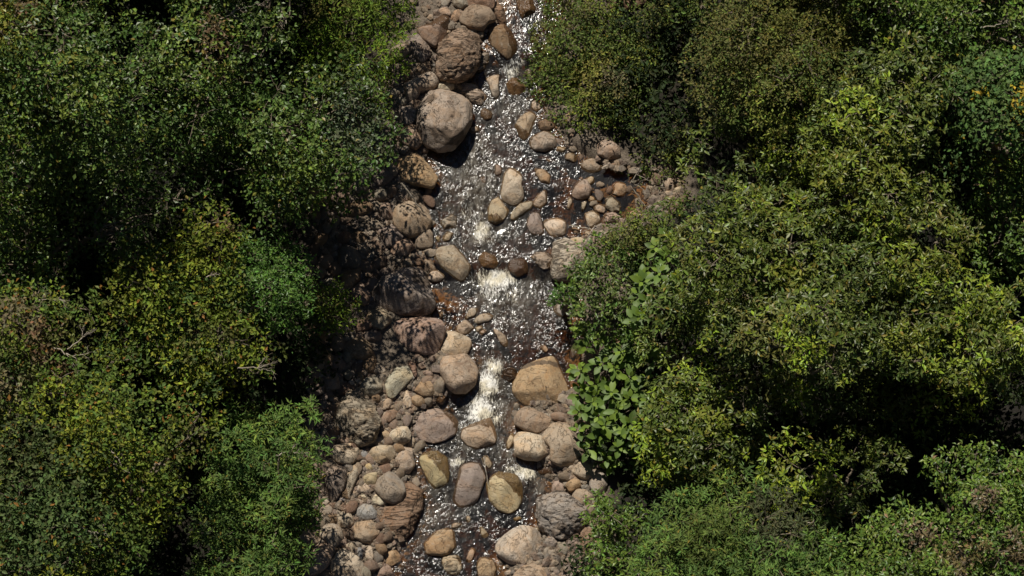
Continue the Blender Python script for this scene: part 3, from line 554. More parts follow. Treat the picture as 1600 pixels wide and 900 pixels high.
for i, (rg, colr, st, op, lab, short_n, pts) in enumerate(R_):
    ox, oy, s = REG[rg]; P = np.array([[float(a) / s for a in p.split(',')] for p in pts.split()]) + (ox, oy); P = P.mean(0) + (P - P.mean(0)) * 1.1
    o, c0, R, inw = add_stone(P, colr, st, opts(op), 11 + i)
    STONES.append((c0[0], c0[1], R * 100)); o['category'] = 'boulder' if R > .2 else 'stone'; o['group'] = bank_name(c0[0], c0[1], inw)
    if short_n: ANCH.append((c0[0], c0[1], short_n))
    if lab: o['label'] = lab
    else: pend.append((o, c0[0], c0[1], colr, R))
USED = set()
SHP = ['rounded', 'angular', 'flat', 'oblong', 'chipped', 'wedge-shaped']
def direction(dx, dy):
    a = math.degrees(math.atan2(-dy, dx)) % 360
    return ['right of', 'above and right of', 'above', 'above and left of', 'left of', 'below and left of', 'below', 'below and right of'][int((a + 22.5) // 45) % 8]
def auto_label(o, px, py, colr, R):
    an = sorted(ANCH, key=lambda t: (t[0] - px) ** 2 + (t[1] - py) ** 2)
    size = 'medium' if R > .16 else 'small' if R > .08 else 'tiny'
    for near in range(3):
        ax, ay, nm = an[near]
        for word in ('', 'close '):
            l = f"{size} {CNAME[colr]} stone {word}{direction(px - ax, py - ay)} {nm}"
            if word and math.hypot(px - ax, py - ay) > 45: continue
            if l not in USED: USED.add(l); o['label'] = l; return
    ax, ay, nm = an[0]; o['label'] = f"{size} {CNAME[colr]} stone {direction(px - an[3][0], py - an[3][1])} {an[3][2]}"
for a in pend: auto_label(*a)
# smaller stones of the gravel bars: a few shared shapes, each stone an object
def small_shape(seed, lvl=3):
    rg = np.random.default_rng(seed); V, T = ICO[lvl]; g = np.linspace(-np.pi, np.pi, 181)[:-1]
    rr = 1 + .16 * np.cos(2 * (g - rg.uniform(0, 3))) + .09 * np.cos(3 * (g - rg.uniform(0, 3))) + .05 * np.cos(5 * (g - rg.uniform(0, 3)))
    P = shape_stone(V, g, rr, .68, seed, 13, 2.7, False, .09); return mesh_np('stone', P, T, [M_ROCK], {'wet': ('FLOAT', np.zeros(len(P)))}, True)
SM = [small_shape(900 + q) for q in range(12)]
def inside(poly, x, y):
    c = False; n = len(poly)
    for i in range(n):
        x1, y1 = poly[i]; x2, y2 = poly[i - 1]
        if (y1 > y) != (y2 > y) and x < (x2 - x1) * (y - y1) / (y2 - y1) + x1: c = not c
    return c
BANKS = [([(480, 560), (560, 555), (640, 590), (690, 600), (690, 640), (655, 700), (650, 760), (600, 900), (470, 900), (480, 780)], 9, 19, 88),
         ([(500, 300), (600, 235), (650, 290), (640, 370), (660, 420), (600, 430), (560, 500), (600, 520), (560, 570), (480, 600), (470, 430)], 11, 23, 54),
         ([(850, 630), (940, 640), (950, 900), (800, 905), (850, 840), (840, 760)], 5, 11, 22),
         ([(880, 230), (940, 270), (1060, 260), (1080, 330), (1000, 350), (920, 380), (880, 350), (905, 300)], 6, 11, 12),
         ([(600, 100), (640, 60), (660, 200), (680, 420), (650, 440), (620, 300)], 9, 19, 18)]
NSMALL = 0
for poly, r0, r1, cnt in BANKS:
    bx = [p[0] for p in poly]; by = [p[1] for p in poly]; made = 0
    for q in range(cnt * 40):
        if made >= cnt: break
        px, py = random.uniform(min(bx), max(bx)), random.uniform(min(by), max(by)); r = r0 + (r1 - r0) * random.random() ** 1.8
        if not inside(poly, px, py) or any((px - a) ** 2 + (py - b) ** 2 < (.70 * (c + r)) ** 2 for a, b, c in STONES): continue
        p = surf(px, py); R = r * .01; o = bpy.data.objects.new('stone', SM[(made * 7 + q) % 12]); COL.objects.link(o)
        fl = random.uniform(.6, 1); inw = p.z < zw(p.y) - .05
        o.location = (p.x, p.y, (zw(p.y) if inw else p.z) + .25 * R * fl); o.scale = (R * random.uniform(.9, 1.25), R * random.uniform(.7, .95), R * fl)
        o.rotation_euler = (random.uniform(-.3, .3), random.uniform(-.3, .3), random.uniform(0, 6.28))
        colr = random.choice(['tan', 'greytan', 'pink', 'brown', 'grey', 'pale', 'red', 'orange', 'purple', 'green', 'tan', 'greytan'])
        k = PAL[colr]; j = random.uniform(.85, 1.3); o.color = (k[0] * j, k[1] * j, k[2] * j, 1)
        o['category'] = 'stone'; o['group'] = bank_name(px, py, inw); auto_label(o, px, py, colr, R)
        STONES.append((px, py, r)); made += 1; NSMALL += 1
# gravel: nobody could count it
def surf_arr(P):
    W = ata(P, .1)
    for q in range(3): W = ata(P, ground(W[:, 0], W[:, 1]))
    return W
def gravel():
    V, T = ICO[1]; polys = [b[0] for b in BANKS]; cols = np.array([PAL[k] for k in ('tan', 'greytan', 'brown', 'pink', 'grey', 'pale', 'purple', 'tan')])
    bedp = [(640, 0), (880, 0), (900, 240), (1030, 260), (1020, 350), (900, 400), (910, 560), (900, 900), (600, 900), (650, 640), (650, 300)]
    PP = []; RR = []
    for q in range(24000):
        bed = q % 10 >= 7; poly = bedp if bed else polys[random.choice([0, 0, 0, 1, 1, 2, 2, 3, 4])]
        px, py = random.uniform(min(p[0] for p in poly), max(p[0] for p in poly)), random.uniform(min(p[1] for p in poly), max(p[1] for p in poly))
        if inside(poly, px, py): PP.append((px, py)); RR.append((.012 + (.05 * random.random() ** 2.5)) * (1.5 if bed else 1))
    W = surf_arr(np.array(PP)); RR = np.array(RR); n = len(RR)
    s = np.stack([RNG.uniform(.8, 1.3, n), RNG.uniform(.7, 1, n), RNG.uniform(.45, .8, n)], 1) * RR[:, None]; a = RNG.uniform(0, 6.28, n)[:, None]
    P = V[None] * (1 + .2 * RNG.standard_normal((n, len(V), 1)).clip(-1, 1)) * s[:, None]
    P = np.stack([P[..., 0] * np.cos(a) - P[..., 1] * np.sin(a), P[..., 0] * np.sin(a) + P[..., 1] * np.cos(a), P[..., 2] + .25 * s[:, 2:3]], 2) + W[:, None]
    TT = (T[None] + (np.arange(n) * len(V))[:, None, None]).reshape(-1, 3)
    C = np.repeat(cols[RNG.integers(0, len(cols), n)] * RNG.uniform(.5, 1.0, (n, 1)), len(V), 0)
    me = mesh_np('gravel', P.reshape(-1, 3), TT, [M_GRAVEL], {'col': ('FLOAT_COLOR', C), 'wet': ('FLOAT', np.zeros(len(C)))}, False)
    obj('gravel', me, label='loose gravel and pebbles between the larger stones of the bars and stream bed', cat='gravel', kind='stuff')
gravel()
# ------------------------------------------------------------------ foliage
def norm(v): return v / (np.linalg.norm(v, axis=-1, keepdims=True) + 1e-9)
def leaves(P, A, spec, rg, tint):
    """P tips of twigs, A their axes -> per leaf base, direction, normal, length, width, colour"""
    n = spec['n']; M = len(P)
    up = np.where(np.abs(A[:, 2:3]) < .9, [[0, 0, 1.]], [[1., 0, 0]]); T = norm(np.cross(A, up)); B = np.cross(A, T)
    ph = rg.uniform(0, 6.28, (M, 1)) + np.arange(n)[None] * (2.399 if n > 6 else 6.283 / n) + rg.normal(0, .25, (M, n)); el = rg.normal(spec.get('el', .35), .35, (M, n))
    D = (np.cos(ph) * np.cos(el))[..., None] * T[:, None] + (np.sin(ph) * np.cos(el))[..., None] * B[:, None] + np.sin(el)[..., None] * A[:, None]
    D = norm(D); Nn = norm(A[:, None] - D * (A[:, None] * D).sum(-1, keepdims=True) + rg.normal(0, spec.get('nj', .32), (M, n, 3)))
    Nn = norm(Nn - D * (Nn * D).sum(-1, keepdims=True))
    L = spec['L'] * rg.uniform(.65, 1.2, (M, n)); base = P[:, None] + D * (L * .12)[..., None] + rg.normal(0, spec.get('sp', .1) * spec['L'], (M, n, 3)) - A[:, None] * rg.uniform(0, spec.get('st', .5), (M, n, 1)) * spec['L']
    C = np.repeat(tint[:, None], n, 1) * rg.uniform(.55, 1.5, (M, n, 1)) * (1 + rg.normal(0, .08, (M, n, 3)))
    odd = rg.random((M, n)) < spec.get('odd', .02); C[odd] = spec.get('oddc', (.20, .16, .03))
    return base.reshape(-1, 3), D.reshape(-1, 3), Nn.reshape(-1, 3), L.ravel(), L.ravel() * spec['W'] / spec['L'], np.clip(C, 0.004, 1).reshape(-1, 3)
def leaf_mesh(name, base, D, Nn, L, W, C, mat, tri):
    S = np.cross(Nn, D); l = L[:, None]; w = W[:, None] / 2
    if tri == 4:
        V = np.stack([base, base + D * l * .5 - Nn * l * .0, base + D * l - Nn * l * .13, base + D * l * .45 + S * w + Nn * w * .45, base + D * l * .45 - S * w + Nn * w * .45], 1)
        F = np.array([[0, 4, 1], [4, 2, 1], [0, 1, 3], [1, 2, 3]])
    else:
        V = np.stack([base, base + D * l * .5 + S * w + Nn * w * .3, base + D * l - Nn * l * .08, base + D * l * .5 - S * w + Nn * w * .3], 1); F = np.array([[0, 2, 1], [0, 3, 2]])
    k = V.shape[1]; T = (F[None] + (np.arange(len(V)) * k)[:, None, None]).reshape(-1, 3)
    return mesh_np(name, V.reshape(-1, 3), T, [mat], {'col': ('FLOAT_COLOR', np.repeat(C, k, 0))}, False)
def tubes(paths, sides=6):
    VV = []; TT = []; n = 0
    for pts, rad in paths:
        pts = np.asarray(pts, float); m = len(pts); t = norm(np.gradient(pts, axis=0)); up = np.array([.31, .17, .93]); a = norm(np.cross(t, up)); b = np.cross(t, a)
        ang = np.arange(sides) * 2 * np.pi / sides; R = np.asarray(rad)[:, None, None]
        V = pts[:, None] + R * (np.cos(ang)[None, :, None] * a[:, None] + np.sin(ang)[None, :, None] * b[:, None]); VV.append(V.reshape(-1, 3))
        i = np.arange(m - 1)[:, None] * sides; j = np.arange(sides)[None]; j2 = (j + 1) % sides
        q = np.stack([i + j, i + j2, i + sides + j2, i + sides + j], -1).reshape(-1, 4) + n; TT.append(q); n += m * sides
    return np.concatenate(VV), np.concatenate(TT)
def bend(p0, p1, k, jit, rg):
    p0 = np.asarray(p0, float); p1 = np.asarray(p1, float); t = np.linspace(0, 1, k)[:, None]; P = p0 + (p1 - p0) * t; d = np.linalg.norm(p1 - p0)
    o = rg.normal(0, jit * d, (k, 3)); o[0] = o[-1] = 0; return P + o
SPEC = {
 'glossy': dict(L=.098, W=.037, n=7, tri=4, cov=1.8, el=.15, m=1, cols=[(.060, .082, .024), (.046, .066, .022), (.075, .10, .026), (.12, .16, .024), (.085, .09, .035)], wt=[4, 3, 3, 2.2, 1], oddc=(.22, .17, .03)),
 'fine': dict(L=.062, W=.030, n=6, tri=2, cov=1.35, m=0, cols=[(.072, .098, .034), (.058, .084, .03), (.115, .14, .04), (.085, .088, .042), (.05, .068, .03)], wt=[4, 3, 2, 2, 1], sp=.5, nj=.65),
 'round': dict(L=.078, W=.048, n=5, tri=2, cov=1.15, m=1, cols=[(.042, .076, .024), (.062, .098, .032), (.034, .058, .02), (.085, .12, .03)], wt=[4, 3, 2, 1.5], sp=.5, nj=.6),
 'lance': dict(L=.088, W=.026, n=8, tri=2, cov=1.3, m=0, cols=[(.095, .145, .026), (.065, .10, .022), (.075, .08, .03)], wt=[4, 3, 1.4], sp=.3),
 'starry': dict(L=.10, W=.026, n=9, tri=4, cov=1.25, m=0, cols=[(.068, .115, .036), (.052, .09, .034), (.095, .135, .04)], wt=[4, 3, 2], sp=.15),
 'bright': dict(L=.07, W=.026, n=7, tri=2, cov=1.5, m=1, cols=[(.045, .092, .026), (.056, .11, .03)], wt=[1, 1], sp=.3, odd=0),
 'olive': dict(L=.082, W=.044, n=5, tri=2, cov=1.1, m=0, cols=[(.078, .105, .022), (.115, .135, .024), (.048, .075, .022), (.065, .075, .03), (.04, .07, .028)], wt=[3, 2.2, 3, 1.5, 2], sp=.5, nj=.6, odd=.025, oddc=(.24, .12, .03)),
 'trifoil': dict(L=.085, W=.052, n=3, tri=4, cov=1.3, m=0, cols=[(.058, .10, .04), (.045, .08, .034)], wt=[1, 1], sp=.4, odd=.01, oddc=(.30, .25, .03)),
 'waxy': dict(L=.082, W=.040, n=6, tri=4, cov=1.2, m=1, cols=[(.06, .10, .024), (.045, .08, .022), (.08, .12, .03)], wt=[1, 1, 1], sp=.4, odd=.012, oddc=(.28, .18, .10)),
}
def sample_poly(poly, dmin, rg, edge=0):
    x0, x1 = min(p[0] for p in poly), max(p[0] for p in poly); y0, y1 = min(p[1] for p in poly), max(p[1] for p in poly); out = []
    cand = rg.uniform((x0, y0), (x1, y1), (int((x1 - x0) * (y1 - y0) / dmin ** 2 * 9) + 40, 2))
    for c in cand:
        if inside(poly, c[0], c[1]) and all((c[0] - o[0]) ** 2 + (c[1] - o[1]) ** 2 > dmin * dmin for o in out): out.append(c)
    return np.array(out)
def edge_dist(poly, P):
    d = np.full(len(P), 1e9)
    for i in range(len(poly)):
        a = np.array(poly[i - 1], float); b = np.array(poly[i], float); ab = b - a; t = np.clip(((P - a) @ ab) / (ab @ ab), 0, 1); d = np.minimum(d, np.hypot(*(P - a - t[:, None] * ab).T))
    return d
TREES = 0
def leaf_unit(mat):
    V = [(0, 0, 0), (.25, .36, .05), (.25, -.36, .05), (.27, 0, 0), (.55, .46, .10), (.55, -.46, .10), (.56, 0, .0), (.82, .26, .0), (.82, -.26, .0), (.84, 0, -.06), (1, 0, -.13)]
    F = [(0, 3, 1), (0, 2, 3), (1, 3, 6), (1, 6, 4), (2, 6, 3), (2, 5, 6), (4, 6, 9), (4, 9, 7), (5, 9, 6), (5, 8, 9), (7, 9, 10), (8, 10, 9)]
    return mesh_np('leaf', V, F, [mat], None, True)
LEAF_G = leaf_unit(M_LEAFO); LEAF_B = leaf_unit(M_BIG)
def put_leaf(parent, me, base, D, Nn, L, W, col):
    S = np.cross(Nn, D); o = bpy.data.objects.new('leaf', me); COL.objects.link(o); o.parent = parent
    M = Matrix(((D[0] * L, S[0] * W, Nn[0] * W, base[0]), (D[1] * L, S[1] * W, Nn[1] * W, base[1]), (D[2] * L, S[2] * W, Nn[2] * W, base[2]), (0, 0, 0, 1)))
    o.matrix_local = Matrix.Translation(-parent.location) @ M; o.color = (*col, 1)
def tree(name, label, cat, sp, poly, z0, dome, seed, group=None, rpx=(28, 60), jz=.42, gap=.0, singles=0, bright=(), dead=(), thin=1., holes=()):
    """poly: outline of the crown as the photograph shows it; z0 / dome: height of its rim and rise to its middle, metres above the stream datum"""
    global TREES; TREES += 1
    rg = np.random.default_rng(seed); spec = SPEC[sp]; rm = sum(rpx) / 2
    C = sample_poly(poly, rm * .78, rg); e = edge_dist(poly, C)
    if gap: g = fbm(np.stack([C[:, 0] / 75, C[:, 1] / 60, np.full(len(C), seed * .37)], 1), 2); k = g > -.42 + gap; C = C[k]; e = e[k]
    for hx, hy, hr in holes: k = np.hypot(C[:, 0] - hx, C[:, 1] - hy) > hr; C = C[k]; e = e[k]
    z = z0 + dome * (1 - (1 - np.clip(e / 150, 0, 1)) ** 2) + rg.normal(0, jz, len(C)) * np.clip(e / 60 + .3, 0, 1) + .4 * fbm(np.stack([C[:, 0] / 120, C[:, 1] / 120, np.full(len(C), seed * .7)], 1), 2)
    W = ata(C, z); z = z + zw(W[:, 1]); W = ata(C, z); R = np.minimum(rg.uniform(rpx[0], rpx[1], len(C)), e + 16) * .01
    wt = np.array(spec['wt'], float); wt /= wt.sum(); ci = rg.choice(len(wt), len(C), p=wt); cols = np.array(spec['cols']) * (1.55, 1.5, 1.0)
    la = spec['L'] * spec['W'] / 2 * spec['n']
    Ps = []; As = []; Ts = []
    for c, r, q in zip(W, R, ci):
        k = max(6, int(math.pi * r * r * spec['cov'] * thin / la)); d = rg.normal(0, 1, (k, 3)); d[:, 2] = np.abs(d[:, 2]) * .9 - .25; d = norm(d)
        lobes = 1 + .42 * fbm(d * 2.2 + c, 2)[:, None]; rad = r * rg.uniform(.7, 1.1, (k, 1)) * lobes; p = c + d * rad * [1.05, 1.05, .8]
        Ps.append(p); As.append(norm(d * .55 + [0, .12, .75] + rg.normal(0, .28, (k, 3))))
        t = cols[q] * rg.uniform(.85, 1.15); Ts.append(np.where(rg.random((k, 1)) < .25, cols[rg.choice(len(wt), k, p=wt)], t[None]))
    # lower boughs added to shade the gaps and give the crown depth
    if z0 > 1.9:
        for nb, (c, r, q) in enumerate(zip(W, R, ci)):
            if rg.random() < .75 and edge_dist(poly, C[nb:nb + 1])[0] > 30:
                g0 = float(zw(c[1])) + .2; r2 = max(r, .3) * 1.25; k = max(5, int(math.pi * r2 * r2 * spec['cov'] * .55 / la)); cc = c.copy(); cc[2] = g0 + (c[2] - g0) * rg.uniform(.3, .72); cc[:2] += rg.normal(0, .12, 2)
                d = norm(rg.normal(0, 1, (k, 3))); Ps.append(cc + d * r2 * rg.uniform(.4, 1.1, (k, 1))); As.append(norm(d * .5 + [0, 0, .7] + rg.normal(0, .3, (k, 3)))); Ts.append(np.repeat(cols[q][None], k, 0))
    P = np.concatenate(Ps); A = np.concatenate(As); T = np.concatenate(Ts)
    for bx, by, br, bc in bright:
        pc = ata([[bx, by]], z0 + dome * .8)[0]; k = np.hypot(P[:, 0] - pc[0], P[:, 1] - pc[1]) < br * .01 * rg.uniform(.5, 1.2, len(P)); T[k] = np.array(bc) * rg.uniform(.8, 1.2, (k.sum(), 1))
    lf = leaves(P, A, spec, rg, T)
    cen = W.mean(0); gz = float(ground(cen[0], cen[1])[0])
    root = bpy.data.objects.new(name, None); COL.objects.link(root); root.location = (cen[0], cen[1], gz); root['label'] = label; root['category'] = cat
    if group: root['group'] = group
    off = Vector(root.location)
    keep = np.ones(len(lf[0]), bool)
    if singles:
        hp = lf[0]; zt = hp[:, 2] + .8 * lf[2][:, 2] + rg.uniform(0, .8, len(hp)); vis = (np.abs(hp[:, 0]) < 7.2) & (np.abs(hp[:, 1] + .34 * hp[:, 2]) < 4.9)
        zt[~vis] = -9; pick = np.argsort(-zt)[:singles]; keep[pick] = False
        for q in pick: put_leaf(root, LEAF_G, lf[0][q], lf[1][q], lf[2][q], lf[3][q], lf[4][q] * 1.05, lf[5][q])
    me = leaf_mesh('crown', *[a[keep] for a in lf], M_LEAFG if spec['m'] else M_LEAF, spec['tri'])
    me.transform(Matrix.Translation(-off)); o = obj('crown', me, root); o['kind'] = 'stuff'
    # trunk and limbs
    hgt = float(np.median(z) - gz); tr = .028 * hgt + .02; fork = cen * 1.; fork[2] = gz + hgt * .45
    base = np.array([cen[0] + rg.normal(0, .1), cen[1] + rg.normal(0, .1), gz - .1])
    V, Tq = tubes([(bend(base, fork, 7, .03, rg), np.linspace(tr * 1.3, tr * .75, 7))], 9)
    mt = mesh_np('trunk', V, Tq, [M_BARK], None, True); mt.transform(Matrix.Translation(-off)); obj('trunk', mt, root)
    sel = rg.permutation(len(W))[:max(6, min(26, len(W)))]; paths = []
    mains = [fork + (np.array([W[q][0], W[q][1], W[q][2] - .3]) - fork) * .5 for q in sel[:5]]
    for m_ in mains: paths.append((bend(fork, m_, 6, .05, rg), np.linspace(tr * .65, tr * .35, 6)))
    for q in sel:
        m_ = mains[int(np.argmin([np.linalg.norm(m_ - W[q]) for m_ in mains]))]; paths.append((bend(m_, W[q], 6, .06, rg), np.linspace(tr * .33, .008, 6)))
        for s in range(4):
            d = norm(rg.normal(0, 1, 3) + [0, 0, .6]); paths.append((bend(W[q], W[q] + d * R[q] * .95, 4, .07, rg), np.linspace(.008, .003, 4)))
    V, Tq = tubes(paths, 5); ml = mesh_np('limbs', V, Tq, [M_BARK], None, True); ml.transform(Matrix.Translation(-off)); obj('limbs', ml, root)
    for dx, dy, ln, an in dead:
        zz = z0 + dome * .75 + .45; p0 = np.array(at(dx, dy, zz)); paths = []
        def grow(p, a, l, r, dep):
            q = p + .62 * np.array([math.cos(a) * l, math.sin(a) * l, rg.normal(0, .12) * l]); B = bend(p, q, 6, .05, rg); paths.append((B, np.linspace(r, r * .5, 6)))
            if dep:
                for s in range(3): grow(B[rg.integers(2, 6)], a + rg.normal(0, .6), l * rg.uniform(.35, .65), r * .5, dep - 1)
        grow(p0 - [math.cos(an) * .1, math.sin(an) * .1, .25], an, ln * .01, .011, 3)
        V, Tq = tubes(paths, 5); md = mesh_np('bare_branch', V, Tq, [M_DEAD], None, True); md.transform(Matrix.Translation(-off)); obj('bare_branch', md, root)
    return root
Y1 = (.13, .155, .022); Y2 = (.15, .14, .025); BR = (.12, .085, .04)
# left bank
tree('tree', 'tall round-leaved tree filling the top left corner, with brownish flower heads', 'tree', 'round', [(-90, -90), (150, -90), (170, 10), (215, 40), (250, 110), (215, 180), (250, 235), (130, 262), (60, 250), (-90, 300)], 4.3, .8, 101, gap=.16, dead=[(85, 70, 45, .3), (120, 160, 50, -.8)], bright=[(30, 20, 60, Y2), (60, 45, 30, BR), (20, 90, 40, Y1)])
tree('tree', 'dark round-leaved tree with pale dead branches along the upper left edge', 'tree', 'round', [(230, -60), (470, -90), (500, 0), (440, 70), (400, 130), (345, 160), (330, 240), (250, 235), (240, 170), (215, 110), (215, 40), (300, 25)], 3.0, .5, 102, gap=.14, dead=[(180, 98, 60, .5), (350, 14, 75, .5), (290, 108, 30, -.6), (440, 8, 50, -1.3)], bright=[(340, 72, 25, BR), (340, 95, 18, BR)])
tree('shrub', 'bright yellow-green narrow-leaved shrub hanging over the boulders at the top left bank', 'shrub', 'lance', [(480, -60), (622, -60), (630, 20), (622, 60), (632, 100), (610, 125), (598, 180), (590, 200), (555, 160), (500, 130), (470, 60)], 1.0, .8, 103, rpx=(20, 38), gap=.1, dead=[(545, 135, 45, -.9)])
tree('tree', 'grey-green tree in front of the dark gap, reaching toward the round stained boulder', 'tree', 'round', [(400, 150), (450, 118), (540, 95), (585, 120), (592, 190), (622, 205), (605, 240), (560, 265), (520, 290), (480, 300), (470, 360), (430, 350), (380, 290), (350, 230), (350, 170)], 2.5, .5, 104, rpx=(24, 44), bright=[(560, 200, 60, (.085, .11, .055))])
tree('tree', 'shaded sparse tree below the top left crowns, mostly in their shadow', 'tree', 'round', [(-80, 250), (60, 250), (130, 262), (250, 235), (340, 240), (345, 300), (250, 330), (230, 420), (120, 440), (-80, 470)], 2.3, .5, 105, thin=.75, gap=.22)
tree('tree', 'olive-yellow tree with lit crown left of the bright green bush', 'tree', 'olive', [(300, 335), (350, 330), (375, 370), (365, 430), (385, 500), (430, 560), (405, 590), (340, 575), (300, 610), (240, 590), (170, 560), (150, 500), (155, 430), (180, 395), (250, 400), (290, 380)], 2.8, .7, 106, rpx=(22, 40), gap=.12, dead=[(380, 565, 55, .1), (330, 420, 20, .4)], bright=[(330, 370, 45, Y1), (200, 440, 35, Y1), (355, 345, 14, BR)])
tree('bush', 'bright green glossy bush beside the shaded left bank', 'bush', 'bright', [(375, 385), (420, 375), (478, 395), (486, 440), (475, 500), (440, 515), (400, 500), (372, 460), (368, 410)], 2.1, .5, 107, rpx=(18, 32))
tree('tree', 'brown-tinged straggly tree at the left edge with bleached twigs and reddish leaves', 'tree', 'olive', [(-80, 470), (60, 455), (150, 480), (170, 560), (240, 590), (250, 640), (200, 680), (-80, 700)], 3.2, .8, 108, rpx=(22, 40), gap=.12, dead=[(60, 460, 50, .1), (90, 540, 60, -.5), (20, 590, 50, -.9), (110, 530, 45, .7)], bright=[(80, 550, 28, (.15, .10, .05)), (30, 500, 40, (.14, .12, .06)), (10, 610, 30, (.16, .15, .07))])
tree('tree', 'leafy medium green tree filling the bottom left corner', 'tree', 'olive', [(-80, 690), (60, 640), (150, 600), (230, 600), (300, 640), (330, 600), (330, 680), (270, 720), (280, 790), (220, 830), (200, 960), (-80, 960)], 3.7, .7, 109, rpx=(24, 42), gap=.13, dead=[(130, 820, 55, -.5), (175, 700, 40, -1.)], bright=[(60, 820, 110, (.07, .105, .032)), (30, 700, 60, (.065, .085, .028))])
tree('shrub', 'star-leaved green shrub at the lower left edge of the gravel bar', 'shrub', 'starry', [(330, 690), (360, 650), (420, 640), (450, 612), (470, 625), (498, 648), (500, 690), (485, 740), (490, 800), (465, 850), (480, 880), (430, 960), (290, 960), (300, 890), (350, 870), (310, 820), (330, 760)], 2.0, .9, 110, rpx=(18, 34), gap=.13, dead=[(440, 700, 35, .3)])
tree('shrub', 'small lime-tipped shrub in deep shade on the left bank', 'shrub', 'lance', [(475, 455), (515, 440), (548, 470), (545, 500), (520, 510), (480, 500)], 1.0, .3, 112, rpx=(10, 20), gap=.3, thin=.7)
# right bank
tree('shrub', 'wide pale fine-leaved shrub spreading over the upper right bank to the water', 'shrub', 'fine', [(862, -60), (1100, -60), (1110, 60), (1090, 200), (1110, 290), (1100, 335), (1075, 345), (1062, 300), (1040, 272), (1000, 272), (975, 245), (950, 262), (905, 245), (878, 222), (858, 185), (835, 130), (838, 60), (862, 35)], -.05, .45, 201, rpx=(22, 38), jz=.14, bright=[(930, 140, 40, (.17, .17, .04)), (960, 150, 30, (.13, .12, .055)), (1030, 220, 40, (.12, .12, .05))], holes=[(955, 235, 24), (975, 0, 34)])
tree('tree', 'olive fine-leaved tree along the top edge, right of the wide pale shrub', 'tree', 'fine', [(1100, -90), (1330, -90), (1345, 0), (1340, 100), (1290, 170), (1260, 215), (1190, 190), (1110, 200), (1085, 120)], 3.0, .8, 202, gap=.12, bright=[(1250, 60, 90, (.12, .125, .03))])
G = 'glossy-leaved trees on the right bank'
tree('glossy_tree', 'glossy-leaved tree with lime shoots just right of the pebbles beyond the amber pool', 'tree', 'glossy', [(1100, 195), (1190, 190), (1260, 215), (1280, 260), (1270, 320), (1200, 330), (1150, 310), (1100, 300), (1075, 260)], 2.8, .8, 203, G, rpx=(32, 64), jz=.55, gap=.1, singles=220, bright=[(1200, 200, 40, Y1)])
tree('glossy_tree', 'big glossy-leaved tree with the brightest lime shoots in the upper right', 'tree', 'glossy', [(1340, 105), (1420, 60), (1500, 90), (1470, 160), (1480, 240), (1460, 320), (1400, 360), (1330, 350), (1270, 320), (1280, 260), (1260, 215), (1290, 170)], 4.0, .9, 204, G, rpx=(32, 64), jz=.55, gap=.08, singles=280, bright=[(1380, 270, 60, Y1), (1300, 250, 50, Y1), (1410, 150, 20, Y1), (1340, 215, 20, Y1)])
tree('glossy_tree', 'glossy-leaved tree holding bare grey twigs, right of the broad-leaved plants', 'tree', 'glossy', [(1085, 315), (1150, 310), (1200, 330), (1270, 325), (1320, 350), (1310, 400), (1250, 420), (1230, 470), (1180, 470), (1120, 490), (1075, 440), (1045, 380), (1040, 330)], 3.3, .7, 205, G, rpx=(32, 64), jz=.55, gap=.12, singles=260, dead=[(1140, 345, 40, .5), (1160, 360, 30, -.2), (1110, 405, 25, .3)], bright=[(1190, 330, 28, Y1), (1220, 375, 18, Y2), (1250, 440, 45, Y1)])
tree('glossy_tree', 'largest glossy-leaved crown, between the two black gaps on the right', 'tree', 'glossy', [(1230, 470), (1250, 420), (1330, 400), (1390, 375), (1440, 340), (1500, 350), (1530, 400), (1540, 470), (1600, 440), (1690, 450), (1690, 560), (1590, 555), (1520, 600), (1450, 575), (1380, 570), (1330, 590), (1250, 585), (1200, 560), (1110, 530), (1100, 490), (1180, 470)], 3.9, .9, 206, G, rpx=(32, 64), jz=.55, gap=.12, singles=300, holes=[(1345, 385, 26), (1560, 520, 20)], bright=[(1420, 420, 28, Y1), (1420, 510, 40, Y1), (1480, 380, 45, Y1), (1310, 520, 40, (.09, .12, .025)), (1500, 580, 20, Y1)])
tree('glossy_tree', 'glossy-leaved tree below the broad-leaved plants, left of a black gap', 'tree', 'glossy', [(1030, 600), (1080, 580), (1140, 600), (1180, 640), (1190, 700), (1150, 740), (1160, 770), (1080, 790), (1050, 740), (1030, 690), (1020, 650)], 2.5, .7, 207, G, rpx=(32, 64), jz=.55, gap=.08, singles=240, bright=[(1120, 640, 40, Y1), (1110, 770, 30, (.09, .12, .025))])
tree('glossy_tree', 'narrow glossy-leaved tree right beside the broad-leaved plants', 'tree', 'glossy', [(1010, 470), (1050, 460), (1080, 500), (1100, 560), (1075, 590), (1030, 600), (1015, 540)], 2.2, .5, 208, G, rpx=(32, 64), jz=.55, gap=.05, singles=140)
tree('glossy_tree', 'thin glossy-leaved tree with scattered sprays surrounded by black shade', 'tree', 'glossy', [(1215, 700), (1290, 670), (1330, 635), (1350, 690), (1400, 700), (1410, 725), (1360, 760), (1370, 790), (1330, 805), (1280, 800), (1230, 760), (1190, 750)], 2.6, .5, 209, G, rpx=(32, 64), jz=.55, gap=.3, singles=180, dead=[(1300, 735, 25, .6), (1270, 810, 18, -.3)], bright=[(1225, 730, 25, Y1), (1300, 760, 20, Y1)])
tree('leafy_tree', 'dense olive tree at the bottom edge right of the small waterside bush', 'tree', 'starry', [(1050, 790), (1100, 760), (1200, 750), (1270, 800), (1290, 850), (1310, 880), (1450, 960), (980, 960), (1000, 860), (985, 850)], 2.7, .7, 210, gap=.08, rpx=(24, 42), bright=[(1100, 830, 60, (.09, .125, .028)), (1220, 800, 60, (.07, .08, .035))])
